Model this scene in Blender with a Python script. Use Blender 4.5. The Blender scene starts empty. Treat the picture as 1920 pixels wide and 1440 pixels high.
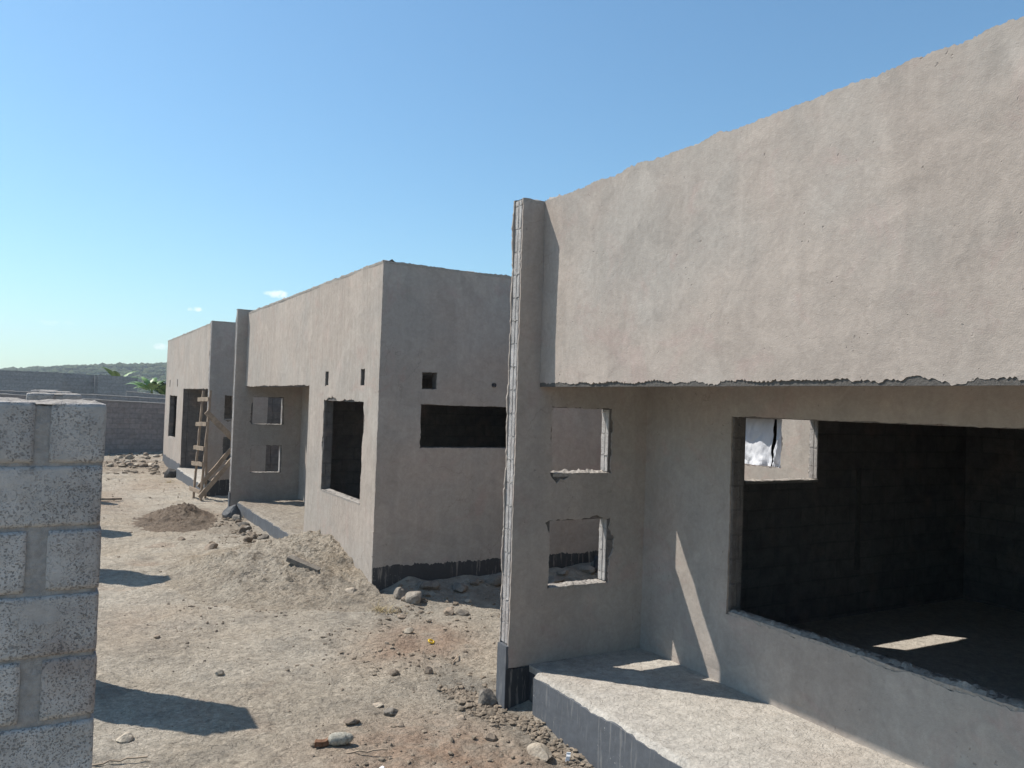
import bpy, bmesh, math, random
from math import radians, sin, cos, pi, exp
from mathutils import Vector, Matrix, noise
from mathutils.geometry import delaunay_2d_cdt
random.seed(7)
SC = bpy.context.scene
COL = SC.collection
RG = -2.55                                   # ground level below the eye (the eye is the origin)

# ------------------------------------------------------------------ object helpers
def tag(o, label=None, cat=None, group=None, kind=None):
    if label: o['label'] = label
    if cat: o['category'] = cat
    if group: o['group'] = group
    if kind: o['kind'] = kind
    return o

def empty(name, loc, label=None, cat=None, group=None, rz=0):
    o = bpy.data.objects.new(name, None); COL.objects.link(o)
    o.location = loc; o.rotation_euler = (0, 0, rz); o.empty_display_size = .2
    return tag(o, label, cat, group)

def mesh_obj(name, verts, faces, mat, parent=None, smooth=None):
    me = bpy.data.meshes.new(name)
    me.from_pydata([tuple(v) for v in verts], [], faces)
    if smooth is True:
        me.polygons.foreach_set('use_smooth', [True]*len(me.polygons))
    elif smooth:
        me.polygons.foreach_set('use_smooth', smooth)
    me.materials.append(mat); me.update()
    o = bpy.data.objects.new(name, me); COL.objects.link(o)
    if parent is not None:
        o.parent = parent
        top = Vector((0, 0, 0)); p = parent
        while p is not None:
            top += Vector(p.location); p = p.parent
        me.transform(Matrix.Translation(-top))       # geometry is written in scene coordinates
    return o

def copy_thing(o, parent=None):
    c = o.copy(); COL.objects.link(c)
    if parent: c.parent = parent
    for ch in list(o.children): copy_thing(ch, c)
    return c

def n3(x, y, z=0.0): return noise.noise(Vector((x, y, z)))
def fbm(x, y, z=0.0, oct=4):
    a, s, f = 0, 1, 1
    for _ in range(oct):
        a += s*noise.noise(Vector((x*f+3.1*_, y*f-1.7*_, z*f))); s *= .5; f *= 2.03
    return a
def sstep(a, b, x):
    t = max(0, min(1, (x-a)/(b-a))); return t*t*(3-2*t)

# ------------------------------------------------------------------ ragged plates
def area2(l): return sum(l[i][0]*l[(i+1) % len(l)][1]-l[(i+1) % len(l)][0]*l[i][1] for i in range(len(l)))/2

def rag(pts, amp, step=.035, seed=0, bias=0.0, chip=0.0):
    """polygon corners -> ragged loop; amp: number, or list with one entry per edge starting at each corner.
    The offset runs along the edge's outward normal; bias < 0 shifts it inward."""
    n = len(pts); A = amp if isinstance(amp, (list, tuple)) else [amp]*n
    ccw = area2(pts) > 0; out = []
    for i in range(n):
        p, q = Vector(pts[i]), Vector(pts[(i+1) % n]); d = q-p; L = d.length; t = d/L
        nn = Vector((t.y, -t.x)) if ccw else Vector((-t.y, t.x))
        k = max(1, int(L/step)) if A[i] > 0 else 1
        for j in range(k):
            if j == 0:
                w = .5*(A[i]+A[i-1])*.5*random.uniform(-1, 1) if A[i] > 0 else 0
                s = 0
            else:
                s = (j+random.uniform(-.35, .35))/k*L
                w = A[i]*(chip*7*max(0, n3(s*3.1+seed*5.1, i*2.2+9)-.18)*(.6+.5*n3(s*23, seed)) + 1.1*n3(s*4+seed*7.3, i*3.7+seed) + .8*n3(s*15, i+seed*2.1) + random.uniform(-.45, .45)+bias)
            out.append(p+t*s+nn*w)
    return out

def rect(u0, u1, v0, v1): return [(u0, v0), (u1, v0), (u1, v1), (u0, v1)]

def plate(name, axis, back, front, outer, holes, mat, parent=None, wob=0.0, grid=0.0, wf=1.1, both=True, seed=0):
    """flat piece in the plane axis=const ('X': coords (y,z); 'Y': coords (x,z)), from back to front."""
    loops = [outer if area2(outer) > 0 else outer[::-1]] + [h if area2(h) < 0 else h[::-1] for h in holes]
    P = []; E = []
    for l in loops:
        b = len(P); P += [Vector((p[0], p[1])) for p in l]
        E += [(b+i, b+(i+1) % len(l)) for i in range(len(l))]
    if grid > 0:
        us = [p[0] for p in outer]; vs = [p[1] for p in outer]
        hb = [(min(p[0] for p in h), max(p[0] for p in h), min(p[1] for p in h), max(p[1] for p in h)) for h in holes]
        u = min(us)+grid*.7
        while u < max(us)-grid*.4:
            v = min(vs)+grid*.7
            while v < max(vs)-grid*.4:
                if not any(a-.02 < u < b+.02 and c-.02 < v < d+.02 for a, b, c, d in hb):
                    P.append(Vector((u+random.uniform(-.2, .2)*grid, v+random.uniform(-.2, .2)*grid)))
                v += grid
            u += grid
    r = delaunay_2d_cdt(P, E, [], 1, 1e-5)
    V2 = r[0]
    bbs = [(min(p[0] for p in l), max(p[0] for p in l), min(p[1] for p in l), max(p[1] for p in l)) for l in loops]
    def inside(x, y, l):
        c = False; n = len(l); j = n-1
        for i in range(n):
            yi, yj = l[i][1], l[j][1]
            if (yi > y) != (yj > y) and x < (l[j][0]-l[i][0])*(y-yi)/(yj-yi)+l[i][0]: c = not c
            j = i
        return c
    F2 = []
    for t in r[2]:
        cx = sum(V2[i][0] for i in t)/len(t); cy = sum(V2[i][1] for i in t)/len(t)
        if not inside(cx, cy, loops[0]): continue
        if any(b[0] < cx < b[1] and b[2] < cy < b[3] and inside(cx, cy, l) for b, l in zip(bbs[1:], loops[1:])): continue
        F2.append(t)
    def m3(p, a): return Vector((a, p[0], p[1])) if axis == 'X' else Vector((p[0], a, p[1]))
    sgn = 1 if front > back else -1
    N = Vector((sgn, 0, 0)) if axis == 'X' else Vector((0, sgn, 0))
    def fr(p): return front + (sgn*wob*(fbm(p[0]*wf+seed*5, p[1]*wf, seed, 3)) if wob else 0)
    V = [m3(p, fr(p)) for p in V2]; F = []; S = []
    for f in F2:
        f = list(f)
        nn = (V[f[1]]-V[f[0]]).cross(V[f[2]]-V[f[0]])
        if nn.dot(N) < 0: f.reverse()
        F.append(f); S.append(True)
    if both:
        o = len(V); V += [m3(p, back) for p in V2]
        for f in list(F): F.append([i+o for i in reversed(f)]); S.append(False)
    for l in loops:
        for i in range(len(l)):
            p, q = Vector(l[i][:2]), Vector(l[(i+1) % len(l)][:2])
            d = q-p; on = Vector((d.y, -d.x)); on3 = m3(on, 0)
            b = len(V); V += [m3(p, fr(p)), m3(q, fr(q)), m3(q, back), m3(p, back)]
            f = [b, b+1, b+2, b+3]
            nn = (V[b+1]-V[b]).cross(V[b+2]-V[b])
            if nn.dot(on3) < 0: f.reverse()
            F.append(f); S.append(False)
    return mesh_obj(name, V, F, mat, parent, S)

def box_bm(bm, x0, x1, y0, y1, z0, z1):
    r = bmesh.ops.create_cube(bm, size=1)
    for v in r['verts']:
        v.co = Vector((x0+(v.co.x+.5)*(x1-x0), y0+(v.co.y+.5)*(y1-y0), z0+(v.co.z+.5)*(z1-z0)))
    return r['verts']

def bm_obj(name, bm, mat, parent=None, smooth=None, bevel=0):
    if bevel:
        bmesh.ops.bevel(bm, geom=bm.edges[:], offset=bevel, segments=1, affect='EDGES')
    V = [v.co.copy() for v in bm.verts]; bm.verts.index_update()
    F = [[v.index for v in f.verts] for f in bm.faces]; bm.free()
    return mesh_obj(name, V, F, mat, parent, smooth)

def rough_block(bm, x0, x1, y0, y1, z0, z1, cuts=8, amp=.003, rnd=.012, f=14, seed=0):
    """a block with worn, rounded edges and an uneven face, added to bm"""
    dims = (x1-x0, y1-y0, z1-z0); m_ = max(dims); lo = (x0, y0, z0)
    nn_ = [max(2, round((cuts+1)*d/m_)) for d in dims]; vd = {}
    def gv(i, j, k):
        if (i, j, k) not in vd: vd[i, j, k] = bm.verts.new((lo[0]+dims[0]*i/nn_[0], lo[1]+dims[1]*j/nn_[1], lo[2]+dims[2]*k/nn_[2]))
        return vd[i, j, k]
    A, B, D = nn_
    for i in range(A):
        for j in range(B):
            bm.faces.new((gv(i, j, 0), gv(i, j+1, 0), gv(i+1, j+1, 0), gv(i+1, j, 0)))
            bm.faces.new((gv(i, j, D), gv(i+1, j, D), gv(i+1, j+1, D), gv(i, j+1, D)))
    for i in range(A):
        for k in range(D):
            bm.faces.new((gv(i, 0, k), gv(i+1, 0, k), gv(i+1, 0, k+1), gv(i, 0, k+1)))
            bm.faces.new((gv(i, B, k), gv(i, B, k+1), gv(i+1, B, k+1), gv(i+1, B, k)))
    for j in range(B):
        for k in range(D):
            bm.faces.new((gv(0, j, k), gv(0, j, k+1), gv(0, j+1, k+1), gv(0, j+1, k)))
            bm.faces.new((gv(A, j, k), gv(A, j+1, k), gv(A, j+1, k+1), gv(A, j, k+1)))
    allv = list(vd.values())
    c = Vector(((x0+x1)/2, (y0+y1)/2, (z0+z1)/2)); h = Vector(((x1-x0)/2, (y1-y0)/2, (z1-z0)/2))
    for v in allv:
        d = v.co-c
        q = Vector((max(-h.x+rnd, min(h.x-rnd, d.x)), max(-h.y+rnd, min(h.y-rnd, d.y)), max(-h.z+rnd, min(h.z-rnd, d.z))))
        e = d-q
        if e.length > 1e-6: e = e.normalized()*min(rnd, e.length)
        p = c+q+e
        nn = noise.noise_vector(p*f+Vector((seed*3.1, seed, 0)))+.6*noise.noise_vector(p*f*2.7)
        v.co = p+nn*amp

def rock_mesh(name, r, flat=.6, seed=0, sub=2, sharp=.35):
    bm = bmesh.new(); bmesh.ops.create_icosphere(bm, subdivisions=sub, radius=1)
    rs = random.Random(seed)
    planes = [(Vector((rs.uniform(-1, 1), rs.uniform(-1, 1), rs.uniform(-.6, 1))).normalized(), rs.uniform(.55, .85)) for _ in range(7)]
    sx, sy = rs.uniform(.75, 1.25), rs.uniform(.7, 1.1)
    for v in bm.verts:
        p = v.co.copy()
        for n, d in planes:
            k = p.dot(n)
            if k > d: p -= n*(k-d)*.92
        p *= 1+sharp*.35*fbm(p.x*1.7+seed, p.y*1.7, p.z*1.7+seed*.3, 3)
        v.co = Vector((p.x*sx, p.y*sy, p.z*flat))*r
    V = [v.co.copy() for v in bm.verts]; bm.verts.index_update(); F = [[v.index for v in f.verts] for f in bm.faces]; bm.free()
    return V, F

# ------------------------------------------------------------------ node helper
class NG:
    def __init__(s, mat):
        mat.use_nodes = True; s.t = mat.node_tree; s.t.nodes.clear()
        s.pos = s.n('ShaderNodeNewGeometry').outputs['Position']
    def n(s, typ, **kw):
        nd = s.t.nodes.new(typ)
        for k, v in kw.items():
            if hasattr(nd, k) and k not in nd.inputs: setattr(nd, k, v)
        return nd
    def L(s, a, b):
        if isinstance(a, bpy.types.NodeSocket): s.t.links.new(a, b)
        else: b.default_value = a
    def scale(s, v, sc):
        m = s.n('ShaderNodeVectorMath', operation='MULTIPLY'); s.L(v, m.inputs[0]); m.inputs[1].default_value = sc if isinstance(sc, (tuple, list)) else (sc,)*3
        return m.outputs[0]
    def noise(s, scale, detail=3, rough=.55, v=None, dist=0):
        nd = s.n('ShaderNodeTexNoise'); s.L(s.pos if v is None else v, nd.inputs['Vector'])
        nd.inputs['Scale'].default_value = scale; nd.inputs['Detail'].default_value = detail
        nd.inputs['Roughness'].default_value = rough; nd.inputs['Distortion'].default_value = dist
        return nd.outputs['Fac']
    def voro(s, scale, v=None, feat='F1', out='Distance', rand=1):
        nd = s.n('ShaderNodeTexVoronoi', feature=feat); s.L(s.pos if v is None else v, nd.inputs['Vector'])
        nd.inputs['Scale'].default_value = scale; nd.inputs['Randomness'].default_value = rand
        return nd.outputs[out]
    def ramp(s, f, a, b, lo=0., hi=1.):
        nd = s.n('ShaderNodeMapRange'); nd.interpolation_type = 'SMOOTHSTEP'; s.L(f, nd.inputs[0])
        for i, x in enumerate((a, b, lo, hi)): nd.inputs[i+1].default_value = x
        return nd.outputs[0]
    def math(s, op, a, b=0.0):
        nd = s.n('ShaderNodeMath', operation=op); s.L(a, nd.inputs[0]); s.L(b, nd.inputs[1]); return nd.outputs[0]
    def mix(s, f, a, b, mode='MIX'):
        nd = s.n('ShaderNodeMix', data_type='RGBA', blend_type=mode)
        s.L(f, nd.inputs[0])
        for x, i in ((a, 6), (b, 7)):
            if isinstance(x, (tuple, list)): nd.inputs[i].default_value = tuple(x)+(1,) if len(x) == 3 else x
            else: s.L(x, nd.inputs[i])
        return nd.outputs[2]
    def gain(s, c, f):
        """colour times a scalar"""
        nd = s.n('ShaderNodeVectorMath', operation='SCALE'); s.L(c, nd.inputs[0]); s.L(f, nd.inputs['Scale']); return nd.outputs[0]
    def bump(s, h, dist, strength=1.0, prev=None):
        nd = s.n('ShaderNodeBump'); nd.inputs['Distance'].default_value = dist; nd.inputs['Strength'].default_value = strength
        s.L(h, nd.inputs['Height'])
        if prev is not None: s.L(prev, nd.inputs['Normal'])
        return nd.outputs[0]
    def out(s, col, rough=.9, nrm=None, spec=.25, **kw):
        b = s.n('ShaderNodeBsdfPrincipled')
        if isinstance(col, (tuple, list)): b.inputs['Base Color'].default_value = tuple(col)+(1,)
        else: s.L(col, b.inputs['Base Color'])
        s.L(rough, b.inputs['Roughness']); b.inputs['Specular IOR Level'].default_value = spec
        if nrm is not None: s.L(nrm, b.inputs['Normal'])
        for k, v in kw.items(): b.inputs[k.replace('_', ' ')].default_value = v
        o = s.n('ShaderNodeOutputMaterial'); s.t.links.new(b.outputs[0], o.inputs['Surface'])

def mk(name): return bpy.data.materials.new(name)

def mat_plaster(name, a=(.382, .326, .283), b=(.358, .322, .287), pink=(.388, .302, .268), streak=.0, lump=.6):
    m = mk(name); g = NG(m)
    c = g.mix(g.ramp(g.noise(.7, 4), .38, .62), a, b)
    c = g.mix(g.math('MULTIPLY', g.ramp(g.noise(1.5, 6, .68, v=g.scale(g.pos, (1, 1, 1.25)), dist=1.0), .52, .68), .6), c, pink)
    k = g.ramp(g.noise(4.2, 6, .7, dist=1.6), .25, .75, .90, 1.08)
    c = g.gain(c, k)
    arc = g.ramp(g.math('ABSOLUTE', g.math('SUBTRACT', g.noise(2.1, 4, .6, dist=2.6), .5)), 0, .03, .965, 1.0)
    c = g.gain(c, arc)
    c = g.gain(c, g.ramp(g.noise(30, 4, .7), .3, .7, .94, 1.05))
    sv = g.scale(g.pos, (1, 1, .12))
    c = g.gain(c, g.ramp(g.noise(11, 4, .6, v=sv), .3, .7, 1-streak, 1+streak))
    patch = g.ramp(g.noise(.9, 2, .5, v=g.scale(g.pos, (1, 1, .8)), dist=.9), .49, .52, .96, 1.03)
    c = g.gain(c, patch)
    crk_and_shade = g.n('ShaderNodeTexVoronoi', feature='DISTANCE_TO_EDGE'); wv = g.n('ShaderNodeVectorMath', operation='ADD')
    nzc = g.n('ShaderNodeTexNoise'); g.L(g.pos, nzc.inputs['Vector']); nzc.inputs['Scale'].default_value = 3.; nzc.inputs['Detail'].default_value = 4
    g.L(g.pos, wv.inputs[0]); g.L(g.scale(nzc.outputs['Color'], .55), wv.inputs[1]); g.L(wv.outputs[0], crk_and_shade.inputs['Vector']); crk_and_shade.inputs['Scale'].default_value = .9
    crm = g.math('MULTIPLY', g.ramp(crk_and_shade.outputs['Distance'], .0015, .005, 1, 0), g.ramp(g.noise(.8, 2), .54, .62))
    c = g.mix(g.math('MULTIPLY', crm, .35), c, (.18, .15, .13))
    pits = g.ramp(g.noise(38, 1, .4), .73, .79)
    gate = g.ramp(g.noise(4, 2), .5, .6)
    pm = g.math('MULTIPLY', pits, gate)
    c = g.mix(g.math('MULTIPLY', pm, .45), c, (.2, .18, .165))
    h = g.bump(g.noise(2.2, 3, .45, dist=.6), .026*lump)
    h = g.bump(g.noise(17, 4, .6, v=g.scale(g.pos, (1, 1, 1.4)), dist=.8), .0034*lump, prev=h)
    h = g.bump(g.math('SUBTRACT', g.noise(140, 2, .6), g.math('MULTIPLY', pm, 2.)), .0018, prev=h)
    g.out(c, .92, h, .15); return m

def mat_block(name, c1=(.20, .18, .165), c2=(.165, .15, .142), mort=(.155, .145, .135), joints=True, w=.4, hgt=.2, pit=1.0, zo=0.0, ms=.010, pinkish=.5, pscale=1.0):
    m = mk(name); g = NG(m)
    sx = g.n('ShaderNodeSeparateXYZ'); g.L(g.pos, sx.inputs[0])
    if joints:
        u = g.math('ADD', sx.outputs[0], sx.outputs[1])
        u = g.math('ADD', u, g.math('MULTIPLY', g.math('SUBTRACT', g.noise(2.2, 2), .5), .05))
        vz = g.math('ADD', g.math('ADD', sx.outputs[2], zo), g.math('MULTIPLY', g.math('SUBTRACT', g.noise(1.7, 2), .5), .035))
        cb = g.n('ShaderNodeCombineXYZ'); g.L(u, cb.inputs[0]); g.L(vz, cb.inputs[1])
        br = g.n('ShaderNodeTexBrick'); g.L(cb.outputs[0], br.inputs['Vector'])
        br.inputs['Scale'].default_value = 1; br.inputs['Brick Width'].default_value = w; br.inputs['Row Height'].default_value = hgt
        br.inputs['Mortar Size'].default_value = ms; br.inputs['Mortar Smooth'].default_value = .35
        br.inputs['Color1'].default_value = c1+(1,); br.inputs['Color2'].default_value = c2+(1,); br.inputs['Mortar'].default_value = mort+(1,)
        c = br.outputs['Color']; jf = br.outputs['Fac']
    else:
        oi = g.n('ShaderNodeObjectInfo')
        c = g.mix(g.ramp(g.noise(2.3, 2), .35, .65), c1, c2); jf = None
    c = g.mix(g.math('MULTIPLY', g.ramp(g.noise(2.1, 3), .5, .68), pinkish), c, (.28, .215, .185))
    c = g.gain(c, g.ramp(g.noise(9, 5, .65), .25, .75, .8, 1.16))
    vn = g.n('ShaderNodeVectorMath', operation='ADD'); nz = g.n('ShaderNodeTexNoise'); g.L(g.pos, nz.inputs['Vector']); nz.inputs['Scale'].default_value = 70; nz.inputs['Detail'].default_value = 2
    g.L(g.pos, vn.inputs[0]); g.L(g.scale(nz.outputs['Color'], .012), vn.inputs[1])
    p1 = g.math('SUBTRACT', 1.0, g.ramp(g.math('ADD', g.voro(78*pscale, v=vn.outputs[0]), g.math('MULTIPLY', g.noise(30, 2), .55)), .50, .60))
    p2 = g.math('SUBTRACT', 1.0, g.ramp(g.math('ADD', g.voro(150*pscale, v=vn.outputs[0]), g.math('MULTIPLY', g.noise(38, 2), .5)), .47, .57))
    gate = g.ramp(g.noise(6, 4, .6), .30, .50)
    pm = g.math('MULTIPLY', g.math('MAXIMUM', p1, g.math('MULTIPLY', p2, .8)), gate)
    c = g.mix(g.math('MULTIPLY', pm, .6*pit), c, (.10, .095, .09))
    h = g.bump(g.noise(24, 4, .65), .006)
    h = g.bump(g.math('MULTIPLY', pm, -1), .007*pit, prev=h)
    h = g.bump(g.noise(190, 2), .0015, prev=h)
    if jf is not None: h = g.bump(g.math('MULTIPLY', jf, -1), .008, prev=h)
    g.out(c, .95, h, .1); return m

def mat_mortar(name, c=(.36, .34, .32)):
    m = mk(name); g = NG(m)
    cc = g.gain(g.mix(g.noise(6, 3), c, tuple(x*.8 for x in c)), g.ramp(g.noise(40, 3), .3, .7, .85, 1.12))
    h = g.bump(g.noise(45, 5, .7), .008); h = g.bump(g.noise(160, 2), .002, prev=h)
    g.out(cc, .95, h, .1); return m

def mat_bitumen(name, c=(.075, .085, .10), worn=(.30, .29, .28), amt=.5, ztop=-2.2):
    m = mk(name); g = NG(m)
    sv = g.scale(g.pos, (1, 1, .10))
    st = g.ramp(g.noise(26, 4, .65, v=sv), .54, .66)
    gate = g.ramp(g.noise(1.6, 3), .36, .54)
    c1 = g.gain(g.mix(g.noise(3, 4), c, tuple(x*1.5 for x in c)), g.ramp(g.noise(22, 3), .3, .7, .93, 1.07))
    cc = g.mix(g.math('MULTIPLY', g.math('MULTIPLY', st, gate), amt), c1, worn)
    spl = g.math('MULTIPLY', g.ramp(g.noise(38, 4, .7), .63, .68), g.ramp(g.noise(2.2, 2), .55, .66))
    cc = g.mix(g.math('MULTIPLY', spl, .8), cc, (.40, .39, .37))
    h = g.bump(g.noise(14, 4, .5), .004); h = g.bump(g.noise(120, 2), .0006, prev=h)
    g.out(cc, .6, h, .35); return m

def soil_nodes(g, attr=True, tan=(.425, .36, .282), pale=(.475, .42, .345), red=(.335, .235, .17), grey=(.265, .235, .195), brown=(.235, .18, .135), clod=1.0):
    c = g.mix(g.ramp(g.noise(.55, 4, .6), .35, .65), tan, pale)
    c = g.mix(g.math('MULTIPLY', g.ramp(g.noise(1.9, 5, .65), .48, .66), .55), c, grey)
    c = g.mix(g.math('MULTIPLY', g.ramp(g.noise(.8, 5, .65, v=g.scale(g.pos, (1, 1, .2))), .56, .72), .45), c, red)
    if attr:
        at = g.n('ShaderNodeAttribute', attribute_name='soil'); at.attribute_type = 'GEOMETRY'
        sp = g.n('ShaderNodeSeparateColor'); g.L(at.outputs['Color'], sp.inputs[0])
        br = g.ramp(g.noise(3.5, 5, .65), .3, .6, .35, 1.)
        c = g.mix(g.math('MULTIPLY', sp.outputs[0], br), c, red)
        c = g.mix(g.math('MULTIPLY', sp.outputs[1], br), c, grey)
        c = g.mix(g.math('MULTIPLY', sp.outputs[2], br), c, brown)
    c = g.gain(c, g.ramp(g.noise(14, 6, .7), .25, .75, .76, 1.16))
    c = g.gain(c, g.ramp(g.noise(75, 3, .6), .3, .7, .88, 1.1))
    crk_and_shade = g.ramp(g.noise(26, 3, .6, v=g.scale(g.pos, (1, .55, 1)), dist=1.2), .64, .7)
    c = g.mix(g.math('MULTIPLY', g.math('MULTIPLY', crk_and_shade, g.ramp(g.noise(2.4, 3), .45, .6)), .4 if clod > .7 else .12), c, (.16, .125, .1))  # dark specks paint the small sharp shadows of clods into the soil colour
    h = g.bump(g.noise(5, 5, .6), .045*clod)
    h = g.bump(g.noise(20, 6, .72, dist=.8), .034*clod, prev=h)
    h = g.bump(g.ramp(g.noise(11, 4, .6, dist=1.5), .5, .58), .010*clod, prev=h)
    h = g.bump(g.math('MULTIPLY', g.voro(34), -1), .010*clod, .8, prev=h)
    h = g.bump(g.noise(95, 4, .7), .008*clod, prev=h)
    return c, h

def mat_soil(name, attr=True, **kw):
    m = mk(name); g = NG(m); c, h = soil_nodes(g, attr, **kw); g.out(c, .96, h, .08); return m

def mat_stone(name, a=(.27, .215, .165), b=(.20, .16, .125)):
    m = mk(name); g = NG(m)
    oi = g.n('ShaderNodeObjectInfo')
    c = g.mix(g.ramp(g.noise(9, 4), .35, .65), a, b)
    c = g.gain(c, g.ramp(g.noise(45, 4, .65), .25, .75, .78, 1.2))
    c = g.gain(c, g.ramp(oi.outputs['Random'], 0, 1, .8, 1.2))
    h = g.bump(g.noise(28, 5, .65), .012); h = g.bump(g.noise(150, 2), .002, prev=h)
    g.out(c, .93, h, .12); return m

def mat_wood(name, a=(.34, .26, .19), b=(.24, .18, .135), axis=(1, 1, .08)):
    m = mk(name); g = NG(m)
    v = g.scale(g.pos, axis)
    c = g.mix(g.ramp(g.noise(28, 5, .65, v=v, dist=.6), .3, .7), a, b)
    c = g.gain(c, g.ramp(g.noise(7, 3), .3, .7, .85, 1.15))
    h = g.bump(g.noise(60, 4, .6, v=v), .003)
    g.out(c, .85, h, .2); return m

def mat_simple(name, c, rough=.8, spec=.3, var=.15, ns=12, bump=.002, **kw):
    m = mk(name); g = NG(m)
    cc = g.gain(g.mix(0.0, c, c), g.ramp(g.noise(ns, 4), .3, .7, 1-var, 1+var))
    g.out(cc, rough, g.bump(g.noise(ns*5, 3), bump), spec, **kw); return m

M_PL = mat_plaster('plaster', streak=.03)
M_PL2 = mat_plaster('plaster_streaked', a=(.40, .341, .292), b=(.376, .333, .292), pink=(.405, .32, .275), streak=.06, lump=.5)
M_BLK = mat_block('raw_block', zo=.015)
M_END = mat_block('block_end', c1=(.44, .415, .395), c2=(.37, .35, .335), joints=False, pit=.5, pinkish=.25)
M_PIER = mat_block('pier_block', c1=(.53, .49, .455), c2=(.43, .395, .368), joints=False, pit=.8, pinkish=.8, pscale=1.25)
M_PMORT = mat_mortar('pier_mortar', (.38, .35, .325))
M_MORT = mat_mortar('mortar', (.37, .335, .30))
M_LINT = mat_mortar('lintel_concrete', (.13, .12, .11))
M_BIT = mat_bitumen('bitumen_paint', c=(.032, .034, .038), worn=(.25, .225, .20), amt=.75)
M_BITW = mat_bitumen('bitumen_paint_worn', c=(.078, .084, .094), worn=(.27, .265, .255), amt=.4)
M_SOIL = mat_soil('dry_soil')
M_SAND = mat_soil('sandy_soil', tan=(.43, .352, .265), pale=(.485, .42, .337), grey=(.31, .265, .215), clod=1.6)
M_BROWN = mat_soil('brown_soil', tan=(.235, .18, .135), pale=(.30, .245, .19), grey=(.2, .165, .135), clod=1.4)
M_FLOOR = mat_soil('screed', attr=False, tan=(.405, .368, .322), pale=(.445, .412, .366), red=(.40, .345, .295), grey=(.39, .36, .325), clod=.32)
M_DUST = mat_soil('dusty_screed', attr=False, tan=(.345, .29, .235), pale=(.40, .35, .29), red=(.33, .26, .2), grey=(.28, .245, .21), clod=1.1)
M_STONE = mat_stone('stone'); M_STONE2 = mat_stone('grey_rubble', (.255, .225, .19), (.19, .165, .14))
M_TAN = mat_stone('tan_clod', (.42, .36, .285), (.33, .27, .21))
M_WOOD = mat_wood('rough_timber'); M_WOODX = mat_wood('rough_board', (.36, .28, .205), (.26, .2, .15), (.3, .3, .3))
M_ROOF = mat_simple('roof_sheet', (.35, .35, .36), .5, .4)
M_SACK = mat_simple('white_sheeting', (.52, .53, .56), .55, .3, .06, 9)
M_WHITE = mat_simple('white_scrap', (.50, .465, .39), .85, .15, .25, 60, .012)
M_YEL = mat_simple('yellow_plastic', (.62, .40, .03), .45, .4, .06)
M_DARK = mat_simple('dark_block', (.05, .055, .065), .8, .2, .2)
M_RUST = mat_simple('brown_stub', (.16, .085, .05), .85, .2, .25)
M_BNK = mat_block('boundary_block', c1=(.335, .285, .265), c2=(.265, .235, .225), mort=(.25, .225, .21), zo=.06, ms=.012, pit=.4, pinkish=.3)
M_FAR = mat_block('far_block', c1=(.32, .312, .305), c2=(.275, .27, .268), mort=(.255, .25, .245), ms=.012, pit=.3, pinkish=.05)

# ------------------------------------------------------------------ camera (solved from the photograph's vanishing lines)
yaw, pitch, roll, F = .519978737, .024777006, .033638749, 1499.744
f = Vector((sin(yaw)*cos(pitch), cos(yaw)*cos(pitch), sin(pitch)))
r = Vector((cos(yaw), -sin(yaw), 0)); u = r.cross(f)
r2 = r*cos(roll)+u*sin(roll); u2 = -r*sin(roll)+u*cos(roll)
cam = bpy.data.cameras.new('camera'); co = bpy.data.objects.new('camera', cam); COL.objects.link(co)
co.matrix_world = Matrix(((r2.x, u2.x, -f.x, 0), (r2.y, u2.y, -f.y, 0), (r2.z, u2.z, -f.z, 0), (0, 0, 0, 1)))
cam.sensor_width = 36; cam.lens = F/1920*36; cam.clip_start = .05; cam.clip_end = 6000
SC.camera = co

# ------------------------------------------------------------------ light
SUN_AZ, SUN_EL = radians(-42.2), radians(53.0)              # azimuth from +Y towards +X
sd = Vector((sin(SUN_AZ)*cos(SUN_EL), cos(SUN_AZ)*cos(SUN_EL), sin(SUN_EL)))
sl = bpy.data.lights.new('sun', 'SUN'); sl.energy = 4.9; sl.angle = radians(.53); sl.color = (1, .945, .86)
so = bpy.data.objects.new('sun', sl); COL.objects.link(so); so.location = (-20, 20, 30)
so.rotation_euler = sd.to_track_quat('Z', 'Y').to_euler()
W = bpy.data.worlds.new('World'); SC.world = W; W.use_nodes = True
wt = W.node_tree; wt.nodes.clear()
sky = wt.nodes.new('ShaderNodeTexSky'); sky.sky_type = 'NISHITA'; sky.sun_disc = False
sky.sun_elevation = SUN_EL; sky.sun_rotation = SUN_AZ; sky.altitude = 1100; sky.air_density = 1.35; sky.dust_density = 1.0; sky.ozone_density = 4.0
bg = wt.nodes.new('ShaderNodeBackground'); bg.inputs['Strength'].default_value = .12
wo = wt.nodes.new('ShaderNodeOutputWorld')
# small fair-weather clouds: soft noisy patches fixed in the sky's directions
tc = wt.nodes.new('ShaderNodeTexCoord')
def wn(t, **k):
    nd = wt.nodes.new(t)
    for a, b in k.items(): setattr(nd, a, b)
    return nd
def wmath(op, a, b=0.0):
    nd = wn('ShaderNodeMath', operation=op)
    for x, i in ((a, 0), (b, 1)):
        if isinstance(x, (int, float)): nd.inputs[i].default_value = x
        else: wt.links.new(x, nd.inputs[i])
    return nd.outputs[0]
def wdot(v):
    nd = wn('ShaderNodeVectorMath', operation='DOT_PRODUCT'); wt.links.new(tc.outputs['Generated'], nd.inputs[0]); nd.inputs[1].default_value = v
    return nd.outputs['Value']
cn = wn('ShaderNodeTexNoise'); wt.links.new(tc.outputs['Generated'], cn.inputs['Vector']); cn.inputs['Scale'].default_value = 95; cn.inputs['Detail'].default_value = 5
cn.inputs['Roughness'].default_value = .6
mask = None
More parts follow.
